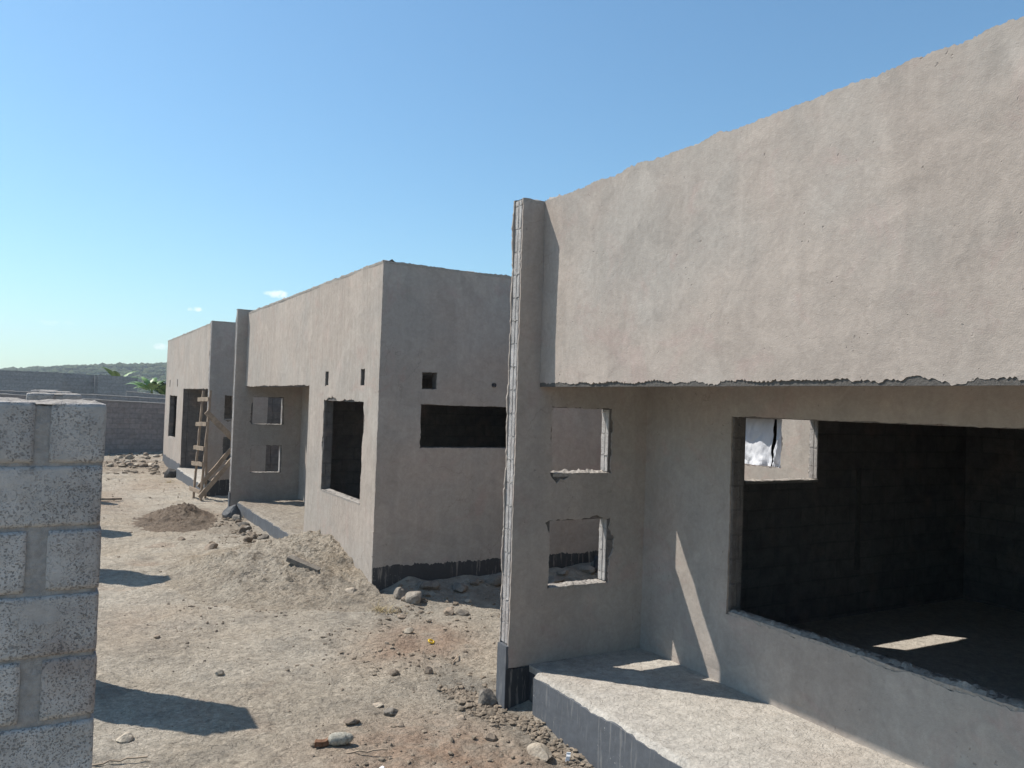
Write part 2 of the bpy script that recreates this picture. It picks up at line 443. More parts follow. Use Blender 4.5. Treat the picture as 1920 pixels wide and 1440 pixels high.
for az, el, wa, we, k in ((8.0, 5.55, .55, .20, .7), (13.2, 6.95, 1.0, .30, .6), (6.2, 3.0, .8, .25, .5), (0.0, 4.1, 1.4, .22, .15)):
    a, e = radians(az), radians(el)
    c = Vector((sin(a)*cos(e), cos(a)*cos(e), sin(e))); rr = Vector((cos(a), -sin(a), 0)); uu = rr.cross(c)
    x = wmath('DIVIDE', wdot(rr), radians(wa)); y = wmath('DIVIDE', wdot(uu), radians(we))
    d = wmath('ADD', wmath('MULTIPLY', x, x), wmath('MULTIPLY', y, y))
    d = wmath('SUBTRACT', wmath('SUBTRACT', 1.25, d), wmath('MULTIPLY', wmath('SUBTRACT', .62, cn.outputs['Fac']), 4.0))
    d = wmath('MULTIPLY', wmath('MINIMUM', wmath('MAXIMUM', d, 0), 1), k)
    d = wmath('MULTIPLY', d, wmath('GREATER_THAN', wdot(c), .9))
    mask = d if mask is None else wmath('MAXIMUM', mask, d)
mx = wn('ShaderNodeMix', data_type='RGBA'); wt.links.new(mask, mx.inputs[0]); tint = wn('ShaderNodeVectorMath', operation='MULTIPLY'); wt.links.new(sky.outputs[0], tint.inputs[0]); tint.inputs[1].default_value = (.74, .97, .995); wt.links.new(tint.outputs[0], mx.inputs[6]); mx.inputs[7].default_value = (9.0, 9.1, 9.2, 1)
wt.links.new(mx.outputs[2], bg.inputs['Color']); wt.links.new(bg.outputs[0], wo.inputs[0])
SC.view_settings.view_transform = 'Standard'; SC.view_settings.look = 'None'
SC.view_settings.exposure = 0.35; SC.view_settings.gamma = 1
SC.render.engine = 'CYCLES'; SC.cycles.max_bounces = 8; SC.cycles.diffuse_bounces = 5
SC.cycles.use_denoising = True

# ------------------------------------------------------------------ ground
def bumpf(x, y, cx, cy, sx, sy): return exp(-((x-cx)/sx)**2-((y-cy)/sy)**2)
def gz(x, y, fine=True):
    z = RG
    z += -.04*(1-sstep(4, 9, y)) + .04*bumpf(x, y, 3, 11, 2, 3) - .06*sstep(17, 22, y)
    z += .16*sstep(27.5, 33, y)*(1+.5*sstep(1.5, 4, x)) - .1*sstep(36, 44, y)
    z += .06*sstep(4, 7, x)*sstep(6, 7, y)*(1-sstep(10, 12, y))
    z += -.07*bumpf(x, y, 3.45, 4.9, .28, 1.2)
    if abs(x) > 40 or y > 90 or y < -40: return z+.15*n3(x*.02, y*.02)
    if fine:
        rough = .5+.7*max(bumpf(x, y, 3.3, 7.6, 1.0, 1.9), bumpf(x, y, 2.6, 5.0, .9, 1.0), bumpf(x, y, 3, 15, 1.2, 3), sstep(26, 29, y)*(1-sstep(34, 36, y)), sstep(4, 5, x))
        z += -.016*abs(n3(x*2.1+1.2*n3(x*.7, y*.5), y*.9, 11))-.010*abs(n3(x*4.7, y*2.6, 12))+.02
        if x > 3.5: z += .15*bumpf(x, y, x, 9.9, 1, .55)*sstep(3.5, 4.2, x)*(1+.5*fbm(x*2.3, y*2.3, 3, 2))
        z += .035*fbm(x*.8, y*.8, 1, 2) + .030*rough*fbm(x*3.1, y*3.1, 2, 3) + .014*rough*abs(fbm(x*10, y*10, 4, 2)) + .006*fbm(x*14, y*14, 7, 2)
    return z
def axis_vals(segs):
    out = [segs[0][0]]
    for a, b, s in segs:
        n = max(1, round((b-a)/s))
        out += [a+(b-a)*(i+1)/n for i in range(n)]
    return out
xs = axis_vals([(-900, -400, 250), (-400, -40, 60), (-40, -8, 6), (-8, -1, .6), (-1, .2, .15), (.2, 4.2, .024), (4.2, 9, .12), (9, 16, .8), (16, 60, 7), (60, 400, 60), (400, 900, 250)])
ys = axis_vals([(-900, -60, 280), (-60, -6, 9), (-6, 3, .5), (3, 4.4, .1), (4.4, 8.5, .022), (8.5, 11, .032), (11, 16, .05), (16, 24, .08), (24, 36, .14), (36, 60, 1.5), (60, 400, 34), (400, 900, 125)])
V = [Vector((x, y, gz(x, y))) for y in ys for x in xs]
nx = len(xs)
Fq = [[j*nx+i, j*nx+i+1, (j+1)*nx+i+1, (j+1)*nx+i] for j in range(len(ys)-1) for i in range(nx-1)]
ground = mesh_obj('ground', V, Fq, M_SOIL, None, True); tag(ground, 'bare dry tan ground of the building site with reddish patches', 'ground', kind='structure')
RED = [(3.5, 8.0, .55, .5, 1.), (3.25, 7.5, .6, .35, .8), (2.4, 5.55, .75, .55, .9), (3.0, 5.0, .6, .5, .5), (2.15, 4.6, .9, .5, .6), (.9, 21, .7, 2.2, .7), (2.4, 24, 1.0, 1.5, .4), (.9, 9.6, .6, .9, .3)]
GRY = [(3.4, 5.4, .22, 1.6, 1.), (3.2, 6.4, .35, .5, .8), (3.4, 9.0, .9, .6, .3), (5.5, 9.0, 2.5, 1.0, .8), (3.0, 15.6, .5, 1.3, .6), (2.0, 6.6, .8, .6, .3)]
BRN = [(2.5, 17.5, 1.0, 1.7, .6), (2.6, 30, 1.6, 2.2, .75), (1.2, 31, 1.2, 1.6, .5), (3.0, 15.5, .5, 1.5, .3)]
def soil_attr(o):
    ca = o.data.color_attributes.new('soil', 'FLOAT_COLOR', 'POINT')
    buf = []
    for v in o.data.vertices:
        x, y = v.co.x, v.co.y
        if abs(x) > 20 or not -2 < y < 60: buf += [0, 0, 0, 1]; continue
        w = [min(1, sum(k*bumpf(x, y, cx, cy, sx, sy) for cx, cy, sx, sy, k in S)) for S in (RED, GRY, BRN)]
        buf += w+[1]
    ca.data.foreach_set('color', buf)
soil_attr(ground)

def heap(name, x0, x1, y0, y1, hf, step, mat, label, amp):
    nx = int((x1-x0)/step)+1; ny = int((y1-y0)/step)+1; V = []
    for j in range(ny):
        for i in range(nx):
            x, y = x0+i*step, y0+j*step; h = hf(x, y)
            V.append(Vector((x, y, gz(x, y)-.05+h+min(1, h*5)*amp*(fbm(x*4, y*4, 3, 3)*.6+abs(fbm(x*11, y*11, 5, 3))*.55))))
    Fq = [[j*nx+i, j*nx+i+1, (j+1)*nx+i+1, (j+1)*nx+i] for j in range(ny-1) for i in range(nx-1)]
    o = mesh_obj(name, V, Fq, mat, None, True); soil_attr(o)
    return tag(o, label, 'heap')
heap('sand_heap', 1.3, 3.64, 8.3, 14.6, lambda x, y: (.49*exp(-((3.75-x)/.95)**2)*exp(-((y-11.5)/(1.95 if y > 11.5 else 1.6))**2)+.23*exp(-((x-2.4)/.8)**2-((y-11.5)/1.45)**2))*(1-.9*sstep(13.3, 14.4, y)), .03, M_SAND,
     'light tan sandy heap piled against the sunlit front wall', .10)
heap('soil_heap', 1.2, 3.5, 14.9, 20.2, lambda x, y: .17*exp(-((x-2.45)/.45)**2-((y-17.9)/.9)**2)+.15*exp(-((x-2.15)/.65)**2-((y-16.9)/1.2)**2), .035, M_BROWN,
     'dark brown soil heap lying on the path near the ladder', .13)

# ------------------------------------------------------------------ house building blocks
def cap_strip(name, axis, c0, c1, a, b, z, parent, amp=.028, mat=None, step=.03, seed=0):
    """crumbly mortar left along a wall top: axis 'X' = wall in plane x=c0..c1 running along y from a to b"""
    n = max(2, int((b-a)/step)); V = []; Fq = []; K = 5
    for i in range(n+1):
        s = a+(b-a)*i/n
        for k in range(K):
            t = k/(K-1); c = c0-.006+(c1-c0+.012)*t
            h = amp*max(0.05, .55+.9*n3(s*5+seed, t*2+seed)+.7*n3(s*19, t*5+seed)+random.uniform(-.25, .25))
            if n3(s*2.3+seed*9, 5) > .28: h *= 1.5
            if k in (0, K-1): h *= .35
            p = (c+random.uniform(-.004, .004), s) if axis == 'X' else (s, c+random.uniform(-.004, .004))
            V.append(Vector((p[0], p[1], z-.004+h)))
        for k in (0, K-1):
            c = c0-.003 if k == 0 else c1+.003
            p = (c, s) if axis == 'X' else (s, c)
            V.append(Vector((p[0], p[1], z-.03)))
    R = K+2
    for i in range(n):
        o = i*R
        for k in range(K-1):
            q = [o+k, o+k+1, o+R+k+1, o+R+k]; Fq.append(q if axis == 'Y' and False else q)
        Fq.append([o+K, o, o+R, o+R+K]); Fq.append([o+K-1, o+K+1, o+R+K+1, o+R+K-1])
    return mesh_obj(name, V, Fq, mat or M_MORT, parent)

def block_ends(name, axis, at, sgn, t0, t1, z0, z1, parent, mat=None, hgt=.2, phase=0.0, proud=.009):
    """exposed block ends stacked in a wall's cut edge: each course two ribs with a groove between, joints with squeezed mortar.
    axis 'X': the edge faces sgn*x at x=at and spans y t0..t1; axis 'Y': likewise with x and y swapped."""
    bm = bmesh.new(); z = z0; first = True
    while z < z1-.02:
        h = min(hgt-phase if first else hgt, z1-z); first = False
        j = random.uniform(-.0015, .002)
        w = t1-t0
        for a, b in ((0, .36), (.48, 1.0)):
            aa = t0+w*a+random.uniform(0, .0015); bb = t0+w*b-random.uniform(0, .0015)
            d0, d1 = at-sgn*.03, at+sgn*(proud+j)
            lo, hi = min(d0, d1), max(d0, d1)
            if axis == 'X': rough_block(bm, lo, hi, aa, bb, z+.003, z+h-.003, 3, .0012, .004, 26, z)
            else: rough_block(bm, aa, bb, lo, hi, z+.003, z+h-.003, 3, .0012, .004, 26, z)
        for _ in range(3):                                 # mortar blobs in the joint
            if random.random() < .55:
                tt = random.uniform(t0+.015, t1-.015); rr = random.uniform(.006, .016)
                m = bmesh.ops.create_icosphere(bm, subdivisions=1, radius=rr)
                for v in m['verts']:
                    v.co += noise.noise_vector(v.co*60+Vector((tt, z, 0)))*rr*.6
                    v.co.z *= .7
                    c = Vector((at+sgn*proud*.4, tt, z+h)) if axis == 'X' else Vector((tt, at+sgn*proud*.4, z+h))
                    v.co += c
        z += h
    w = t1-t0; lo, hi = sorted((at-sgn*.02, at+sgn*proud*.38))
    zz = z0
    while zz < z1-.01:                                   # mortar filling between and behind the ribs
        ze = min(zz+.4, z1)
        if axis == 'X': rough_block(bm, lo, hi, t0+w*.02, t1-w*.02, zz, ze, 14, .0016, .003, 40, zz)
        else: rough_block(bm, t0+w*.02, t1-w*.02, lo, hi, zz, ze, 14, .0016, .003, 40, zz)
        zz = ze
    return bm_obj(name, bm, mat or M_END, parent)

def hole_lump(name, axis, c0, c1, a, b, z, parent, amp=.02, seed=0): return cap_strip(name, axis, c0, c1, a, b, z, parent, amp, M_MORT, .018, seed)

def wall(axis, c0, c1, outer, holes, parent, mat=None, name='wall'):
    return plate(name, axis, c0, c1, outer, holes, mat or M_BLK, parent)

def skin(axis, core, face, outer, holes, parent, mat, seed=0, wob=.006, grid=.16, name='plaster'):
    return plate(name, axis, core+(.002 if core > face else -.002)*0, face, outer, holes, mat, parent, wob, grid, seed=seed)

def hole_rag(u0, u1, v0, v1, amp=.012, seed=0, step=.03): return rag(rect(u0, u1, v0, v1), amp, step*.7, seed, bias=-.3, chip=2.2)

def simple_box(name, x0, x1, y0, y1, z0, z1, mat, parent=None):
    bm = bmesh.new(); box_bm(bm, x0, x1, y0, y1, z0, z1); return bm_obj(name, bm, mat, parent)

def porch_slab(x0, x1, y0, y1, z, parent, face_mat, top_mat=None, rough=1.0):
    """screed top with a crumbled front edge and a painted face; returns nothing"""
    nxs = axis_vals([(x0, x0+.12, .02), (x0+.12, x1, .06)]); nys = axis_vals([(y0, y1, .04)])
    V = []
    for y in nys:
        e = .018*fbm(y*3.2, 1, 2, 4)
        for i, x in enumerate(nxs):
            zz = z+rough*(.006*fbm(x*3, y*3, 9, 3)+.004*fbm(x*11, y*11, 2, 2))
            xx = x
            if i == 0: zz -= .038+.02*abs(n3(y*9, 3)); xx += e*.4+.004
            elif i == 1: zz -= .012+.01*n3(y*14, 8); xx += e*.8+.012
            elif i == 2: zz -= .003; xx += e*.6
            V.append(Vector((xx, y, zz)))
    nn = len(nxs)
    Fq = [[j*nn+i, j*nn+i+1, (j+1)*nn+i+1, (j+1)*nn+i] for j in range(len(nys)-1) for i in range(nn-1)]
    mesh_obj('porch_floor', V, Fq, top_mat or M_FLOOR, parent, True)
    o = plate('plinth', 'X', x0+.10, x0, rag([(y0, RG-.4), (y1, RG-.4), (y1, z-.03), (y0, z-.03)], [0, 0, .012, 0], .05, 3), [], face_mat, parent, .007, .14, seed=4)
    simple_box('slab_core', x0+.10, x1, y0, y1-.004, RG-.4, z-.05, M_MORT, parent)

ZF, ZT, ZL = -2.242, 1.78, .16
# ================================================================== right house (nearest)
R = empty('unfinished_house', (3.67, 2.0, RG), 'nearest unfinished grey plastered house with deep porch opening and wide empty window', 'house', 'row of unfinished houses')
# wing wall and the room's north wall behind it
hU = rect(3.822, 4.452, -.600, -.020); hD = rect(3.832, 4.462, -1.600, -1.020); hW = rect(6.19, 7.30, -.715, -.065)
wng = wall('Y', 6.06, 5.945, rect(3.452, 10.2, RG-.4, ZT-.005), [hU, hD, hW], R)
skin('Y', 5.945, 5.930, rag(rect(3.448, 4.886, -2.25, ZT), [.006, 0, .008, .005], .03, 1), [hole_rag(3.815, 4.475, -.612, -.010, .013, 2), hole_rag(3.822, 4.482, -1.612, -1.012, .013, 3)], wng, M_PL, 1)
skin('Y', 6.06, 6.075, rag(rect(3.436, 10.2, RG-.4, ZT), [0, 0, .012, .009], .03, 5, chip=.6), [hole_rag(3.812, 4.462, -.61, -.01, .012, 6), hole_rag(3.822, 4.472, -1.61, -1.01, .012, 7), hole_rag(6.18, 7.31, -.725, -.055, .012, 8)], wng, M_PL, 2)
block_ends('block_edge', 'X', 3.452, -1, 5.948, 6.058, -2.05, ZT-.01, wng, phase=.03)
block_ends('block_edge', 'X', 4.452, -1, 5.95, 6.055, -.595, -.025, wng, phase=.05)
block_ends('block_edge', 'X', 4.462, -1, 5.95, 6.055, -1.595, -1.024, wng, phase=.12)
block_ends('block_edge', 'X', 7.30, -1, 5.95, 6.055, -.71, -.07, wng, phase=.06)
hole_lump('sill_mortar', 'Y', 5.935, 6.065, 3.84, 4.44, -.600, wng, .020, 1)
hole_lump('sill_mortar', 'Y', 5.935, 6.065, 3.85, 4.45, -1.600, wng, .014, 2)
hole_lump('sill_mortar', 'Y', 5.94, 6.065, 6.2, 7.3, -.715, wng, .016, 3)
cap_strip('mortar_cap', 'Y', 5.934, 6.07, 3.45, 10.2, ZT-.005, wng, .02, seed=2)
# painted foot of the wing
plate('plinth', 'Y', 5.945, 5.927, rag(rect(3.430, 3.70, RG-.4, -2.262), [0, 0, .012, 0], .02, 4), [], M_BIT, wng, .003, .08)
plate('plinth', 'X', 3.452, 3.424, rag(rect(5.930, 6.08, RG-.4, -2.065), [0, 0, .010, 0], .02, 5), [], M_BITW, wng, .003, .06)
# front beam wall above the porch
par = wall('X', 3.820, 3.684, rect(-2.4, 5.943, ZL, ZT-.01), [], R)
ol = rag([(-2.4, .186), (5.928, .186), (5.928, 1.786), (-2.4, 1.786)], [.017, .006, .013, 0], .011, 11, bias=-.15, chip=.8)
skin('X', 3.684, 3.669, ol, [], par, M_PL, 3, .008, .14)
plate('lintel_face', 'X', 3.686, 3.675, rect(-2.4, 5.928, ZL-.004, .26), [], M_LINT, par, .003, .2)
cap_strip('mortar_cap', 'X', 3.690, 3.815, -2.4, 5.93, ZT-.012, par, .034, seed=5)
# porch back wall with the wide window
hB = rect(1.2, 4.828, -1.645, -.048)
pb = wall('X', 5.020, 4.893, rect(-2.4, 5.943, RG-.4, .44), [hB], R)
skin('X', 4.893, 4.878, rag([(-2.4, -2.25), (5.930, -2.25), (5.930, .44), (-2.4, .44)], 0, .05, 6), [rag(rect(1.2, 4.842, -1.668, -.040), [.020, .007, .008, .006], .03, 12, bias=-.1)], pb, M_PL, 5, .006, .16)
hole_lump('sill_mortar', 'X', 4.884, 5.015, 1.2, 4.82, -1.645, pb, .020, 7)
block_ends('block_edge', 'Y', 4.828, -1, 4.897, 5.016, -1.64, -.052, pb, M_BLK, phase=.08, proud=.006)
# porch floor, plinth, inner floor, other walls, roof
porch_slab(3.565, 4.882, -2.4, 5.705, ZF, R, M_BITW)
simple_box('plinth', 3.665, 3.80, 5.700, 5.928, RG-.4, ZF-.035, M_BIT, R)
o = plate('porch_floor', 'Y', 5.928, 5.70, rect(3.66, 4.88, ZF-.06, ZF-.004), [], M_FLOOR, R)
simple_box('floor', 5.02, 10.05, -2.25, 5.945, RG-.3, ZF-.02, M_FLOOR, R)
wall('X', 10.2, 10.06, rect(-2.4, 5.94, RG-.4, ZT), [], R)
wall('Y', -2.4, -2.26, rect(3.83, 10.05, RG-.4, ZT), [], R)
simple_box('roof', 3.822, 10.05, -2.25, 5.94, .45, .49, M_ROOF, R)
rw = wall('X', 8.15, 8.015, rect(6.078, 9.1, RG-.4, ZT), [rect(7.09, 8.35, -.70, -.085)], R)
skin('X', 8.015, 8.0, rag(rect(6.078, 9.1, RG-.4, ZT), [0, .004, .012, 0], .05, 9), [hole_rag(7.08, 8.36, -.71, -.075, .012, 4)], rw, M_PL, 9)
simple_box('roof', 8.152, 10.05, 6.08, 9.08, .45, .49, M_ROOF, R)  # unseen rear room closed in, added so the gap between the sheets looks dark
wall('X', 10.2, 10.06, rect(6.08, 9.1, RG-.4, ZT), [], R)
wall('Y', 9.1, 8.96, rect(8.152, 10.058, RG-.4, ZT), [], R)
simple_box('floor', 8.152, 10.055, 6.08, 8.955, RG-.3, ZF-.02, M_FLOOR, R)
cap_strip('mortar_cap', 'X', 8.0, 8.15, 6.11, 9.1, ZT-.005, rw, .02, seed=8)
# small electrical pipe hole mark on the room wall and its chase are part of the block wall's wear
chase = plate('conduit_chase', 'Y', 5.946, 5.936, rag(rect(7.95, 8.03, -1.75, -.6), .006, .03, 3), [], M_LINT, wng)

# ================================================================== middle house
Mh = empty('unfinished_house', (3.62, 13.8, RG), 'middle unfinished plastered house with tall empty window beside its porch', 'house', 'row of unfinished houses')
XF = 3.62
out = [(9.767, RG-.4), (12.968, RG-.4), (12.968, .175), (18.0, .175), (18.0, 1.79), (9.767, 1.79)]
hWin = rect(10.33, 12.12, -1.405, -.045); v1 = rect(11.96, 12.10, .185, .395); v2 = rect(10.33, 10.47, .185, .40)
mf = wall('X', 3.77, 3.635, out, [hWin, v1, v2], Mh)
so_ = [(9.752, RG-.4), (12.974, RG-.4), (12.974, .190), (18.0, .190), (18.0, 1.796), (9.752, 1.796)]
skin('X', 3.635, XF, rag(so_, [0, .006, .020, .004, .018, .010], .025, 21, bias=-.1), [hole_rag(10.32, 12.13, -1.415, -.035, .013, 5), rag(rect(11.95, 12.11, .18, .40), .012, .02, 4), rag(rect(10.32, 10.48, .18, .405), .012, .02, 5)], mf, M_PL2, 21, .007, .15)
block_ends('block_edge', 'Y', 12.12, -1, 3.638, 3.766, -1.40, -.05, mf, M_BLK, phase=.05, proud=.006)
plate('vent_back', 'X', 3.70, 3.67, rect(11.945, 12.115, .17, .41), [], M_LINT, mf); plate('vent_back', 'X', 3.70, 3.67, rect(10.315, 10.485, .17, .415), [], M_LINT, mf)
hole_lump('sill_mortar', 'X', 3.625, 3.765, 10.34, 12.1, -1.405, mf, .014, 4)
cap_strip('mortar_cap', 'X', XF, 3.768, 9.76, 18.0, 1.79, mf, .026, seed=12)
hE = rect(4.22, 5.62, -.615, -.052); hV = rect(4.222, 4.425, .165, .375)
me = wall('Y', 9.90, 9.767, rect(3.772, 11.2, RG-.4, 1.785), [hE, hV], Mh)
skin('Y', 9.767, 9.752, rag(rect(3.626, 11.2, RG-.2, 1.79), [0, 0, .014, .010], .025, 31), [rag(rect(4.212, 5.63, -.625, -.045), .010, .03, 33, bias=-.3), rag(rect(4.216, 4.432, .158, .382), .008, .02, 34, bias=-.2)], me, M_PL, 31, .007, .16)
cap_strip('mortar_cap', 'Y', 9.754, 9.898, 3.64, 11.2, 1.785, me, .014, seed=14)
block_ends('block_edge', 'Y', 9.760, -1, 3.618, 3.632, -2.3, 1.78, me, M_PL, hgt=.3, proud=.006)
plate('plinth', 'Y', 9.752, 9.746, rag(rect(3.628, 11.2, RG-.2, -2.155), [0, 0, .026, .003], .018, 35), [], M_BITW if False else M_BIT, me, .002, .12)
bm = bmesh.new()
bmesh.ops.create_cone(bm, cap_ends=False, segments=16, radius1=.030, radius2=.030, depth=.05, matrix=Matrix.Translation((5.29, 9.75, .25)) @ Matrix.Rotation(pi/2, 4, 'X'))
bmesh.ops.create_cone(bm, cap_ends=True, segments=16, radius1=.018, radius2=.018, depth=.03, matrix=Matrix.Translation((5.29, 9.75, .25)) @ Matrix.Rotation(pi/2, 4, 'X'))
bm_obj('conduit_pipe', bm, M_DARK, me)
# wing with two square holes
def wing(parent, x0, x1, y0, y1, zt, pl, seed, z1=(-.63, -.04), z2=(-1.69, -1.10)):
    a = rect(3.80, 4.45, *z1); b = rect(3.80, 4.44, *z2)
    w = wall('Y', y1-.015, y0+.015, rect(x0+.012, x1, RG-.4, zt), [a, b], parent)
    skin('Y', y0+.015, y0, rag(rect(x0+.010, x1-.12, RG-.2, zt), [0, 0, .008, .008], .035, seed), [hole_rag(3.793, 4.47, z1[0]-.01, z1[1]+.01, .012, seed+1), hole_rag(3.793, 4.46, z2[0]-.01, z2[1]+.01, .012, seed+2)], w, pl, seed)
    skin('Y', y1-.015, y1, rag(rect(x0, x1, RG-.2, zt), [0, 0, .01, .015], .04, seed+4), [hole_rag(3.793, 4.46, z1[0]-.01, z1[1]+.01, .012, seed+5), hole_rag(3.793, 4.45, z2[0]-.01, z2[1]+.01, .012, seed+6)], w, pl, seed+3)
    block_ends('block_edge', 'X', x0+.012, -1, y0+.017, y1-.017, -2.1, zt-.01, w, phase=.04)
    block_ends('block_edge', 'X', 4.45, -1, y0+.02, y1-.02, z1[0]+.005, z1[1]-.005, w, phase=.05)
    block_ends('block_edge', 'X', 4.44, -1, y0+.02, y1-.02, z2[0]+.005, z2[1]-.005, w, phase=.08)
    hole_lump('sill_mortar', 'Y', y0+.002, y1-.002, 3.81, 4.44, z1[0], w, .014, seed)
    hole_lump('sill_mortar', 'Y', y0+.002, y1-.002, 3.81, 4.43, z2[0], w, .014, seed+1)
    cap_strip('mortar_cap', 'Y', y0+.002, y1-.002, x0+.01, x1, zt-.004, w, .018, seed=seed)
    plate('plinth', 'X', x0+.012, x0-.010, rag(rect(y0, y1, RG-.4, -2.12), [0, 0, .01, 0], .02, seed), [], M_BITW, w, .003, .08)
    return w
wing(Mh, 3.395, 5.0, 18.0, 18.15, 1.86, M_PL, 41)
pbm = wall('X', 5.0, 4.880, rect(12.97, 17.998, RG-.4, .44), [rect(13.6, 16.9, -1.64, -.05)], Mh)
skin('X', 4.880, 4.866, rag(rect(12.97, 17.998, -2.3, .44), 0), [hole_rag(13.59, 16.91, -1.65, -.04, .012, 3)], pbm, M_PL, 43)
wall('Y', 12.965, 12.83, rect(3.772, 4.878, RG-.4, .44), [], Mh)
wall('X', 11.2, 11.06, rect(9.905, 18, RG-.4, 1.78), [], Mh)
wall('Y', 18.15, 18.01, rect(5.01, 11.05, RG-.4, 1.78), [], Mh)
wall('Y', 13.2, 13.06, rect(5.02, 11.05, RG-.4, .44), [], Mh)
porch_slab(3.515, 4.864, 12.976, 17.80, -2.285, Mh, M_BITW, M_DUST, 2.6)
simple_box('floor', 3.775, 11.05, 9.91, 12.82, RG-.3, -2.25, M_FLOOR, Mh)
simple_box('floor', 5.01, 11.05, 13.21, 18.0, RG-.3, -2.25, M_FLOOR, Mh)
simple_box('roof', 3.772, 11.05, 9.905, 17.995, .45, .49, M_ROOF, Mh)

# ================================================================== far house
Lh = empty('unfinished_house', (3.46, 26, RG), 'farthest unfinished plastered house with ladder and boards leaning at its near end', 'house', 'row of unfinished houses')
XL = 3.46
out = [(21.5, .11), (26.35, .11), (26.35, RG-.4), (30.75, RG-.4), (30.75, 1.82), (21.5, 1.82)]
hWin = rect(27.75, 29.55, -1.50, -.11); v1 = rect(29.55, 29.70, .20, .42); v2 = rect(27.70, 27.85, .20, .42)
lf = wall('X', 3.61, 3.475, out, [hWin, v1, v2], Lh)
so_ = [(21.5, .125), (26.345, .125), (26.345, RG-.4), (30.76, RG-.4), (30.76, 1.826), (21.5, 1.826)]
skin('X', 3.475, XL, rag(so_, [.020, .008, 0, .006, .016, 0], .045, 51), [hole_rag(27.74, 29.56, -1.51, -.10, .014, 3), rag(rect(29.54, 29.71, .19, .43), .012, .03, 2), rag(rect(27.69, 27.86, .19, .43), .012, .03, 3)], lf, M_PL2, 51, .008, .2)
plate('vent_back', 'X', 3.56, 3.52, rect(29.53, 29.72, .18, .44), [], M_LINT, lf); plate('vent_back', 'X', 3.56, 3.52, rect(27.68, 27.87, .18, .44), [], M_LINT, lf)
cap_strip('mortar_cap', 'X', XL, 3.608, 21.5, 30.76, 1.82, lf, .032, step=.05, seed=22)
hole_lump('sill_mortar', 'X', 3.465, 3.6, 27.76, 29.54, -1.50, lf, .014, 4)
plate('plinth', 'X', XL+.002, XL-.008, rag(rect(26.36, 30.75, RG-.4, -2.2), [0, 0, .05, 0], .04, 53), [], M_BITW, lf, .003, .2)
wing(Lh, 3.405, 5.0, 21.33, 21.49, 1.85, M_PL, 61)
plate('plinth', 'Y', 21.33, 21.322, rag(rect(3.42, 11.0, RG-.4, -2.18), [0, 0, .03, 0], .03, 63), [], M_BIT, Lh, .002, .2)
pl_ = wall('X', 5.0, 4.88, rect(21.5, 26.3, RG-.4, .44), [rect(22.4, 25.6, -1.64, -.05)], Lh)
wall('Y', 26.47, 26.335, rect(3.62, 4.99, RG-.4, .44), [], Lh)
wall('X', 11.2, 11.06, rect(21.5, 30.6, RG-.4, 1.8), [], Lh)
wall('Y', 21.48, 21.35, rect(5.01, 11.05, RG-.4, 1.84), [], Lh)
wall('Y', 30.75, 30.61, rect(3.62, 11.19, RG-.4, 1.8), [], Lh)
porch_slab(3.36, 4.875, 21.75, 26.33, -2.30, Lh, M_BITW)
simple_box('floor', 5.01, 11.05, 21.5, 30.6, RG-.3, -2.27, M_FLOOR, Lh)
simple_box('floor', 3.62, 5.0, 26.48, 30.6, RG-.3, -2.27, M_FLOOR, Lh)
simple_box('roof', 3.615, 11.05, 21.5, 30.6, .45, .49, M_ROOF, Lh)

# ------------------------------------------------------------------ opposite row: square block piers (the near one fills the left edge, the others throw the shadows)
def pier(loc):
    P = empty('block_pier', loc, 'rough grey concrete block pier filling the left edge of the view', 'pier', 'block piers opposite the houses')
    x0, y0 = loc[0], loc[1]
    HX, HY = .40, .44
    bm = bmesh.new()
    top = -.045; k = 0; z1 = top
    bm2 = bmesh.new()
    while z1 > RG-.3:
        z0 = z1-.192
        jx = random.uniform(-.005, .005)
        if k % 2 == 1:
            rough_block(bm, x0-HX/2+jx, x0+HX/2+jx, y0-HY/2+random.uniform(0, .004), y0-.02, z0, z1, 26, .0026, .006, 30, k)
            rough_block(bm, x0-HX/2-jx, x0+HX/2+jx*.5, y0+.02, y0+HY/2, z0, z1, 12, .0026, .006, 30, k+9)
        else:
            g1 = random.uniform(.028, .036)
            rough_block(bm, x0-HX/2+jx, x0-g1-.002+.03, y0-HY/2+random.uniform(0, .004), y0+HY/2, z0, z1, 26, .0026, .007, 30, k)
            rough_block(bm, x0+g1+.012, x0+HX/2+jx, y0-HY/2+random.uniform(0, .004), y0+HY/2, z0, z1, 26, .0026, .007, 30, k+5)
        z1 = z0-random.uniform(.009, .016); k += 1
    bmo = bm_obj('block', bm, M_PIER, P, True)
    bm = bmesh.new()
    rough_block(bm, x0-HX/2+.007, x0+HX/2-.007, y0-HY/2+.0095, y0+HY/2-.0095, RG-.3, top-.008, 210, .0042, .006, 26, 3)
    bm_obj('mortar', bm, M_PMORT, P, True)
    bm = bmesh.new()
    n = 26; vv = {}
    for i in range(n+1):
        for j in range(n+1):
            a, b = i/n, j/n; x = x0-HX/2+.004+(HX-.008)*a; y = y0-HY/2+.004+(HY-.008)*b
            e = min(a, 1-a, b, 1-b)
            h = (.010+.010*max(0, .5+fbm(x*9, y*9, 4, 3)+.4*fbm(x*30, y*30, 2, 2)))*min(1, .35+e*9)
            vv[i, j] = bm.verts.new((x+random.uniform(-.003, .003), y+random.uniform(-.003, .003), top-.012+h))
    for i in range(n):
        for j in range(n): bm.faces.new((vv[i, j], vv[i+1, j], vv[i+1, j+1], vv[i, j+1]))
    bm_obj('mortar_cap', bm, M_MORT, P)
    return P
P0 = pier((-.045, 3.14, RG))
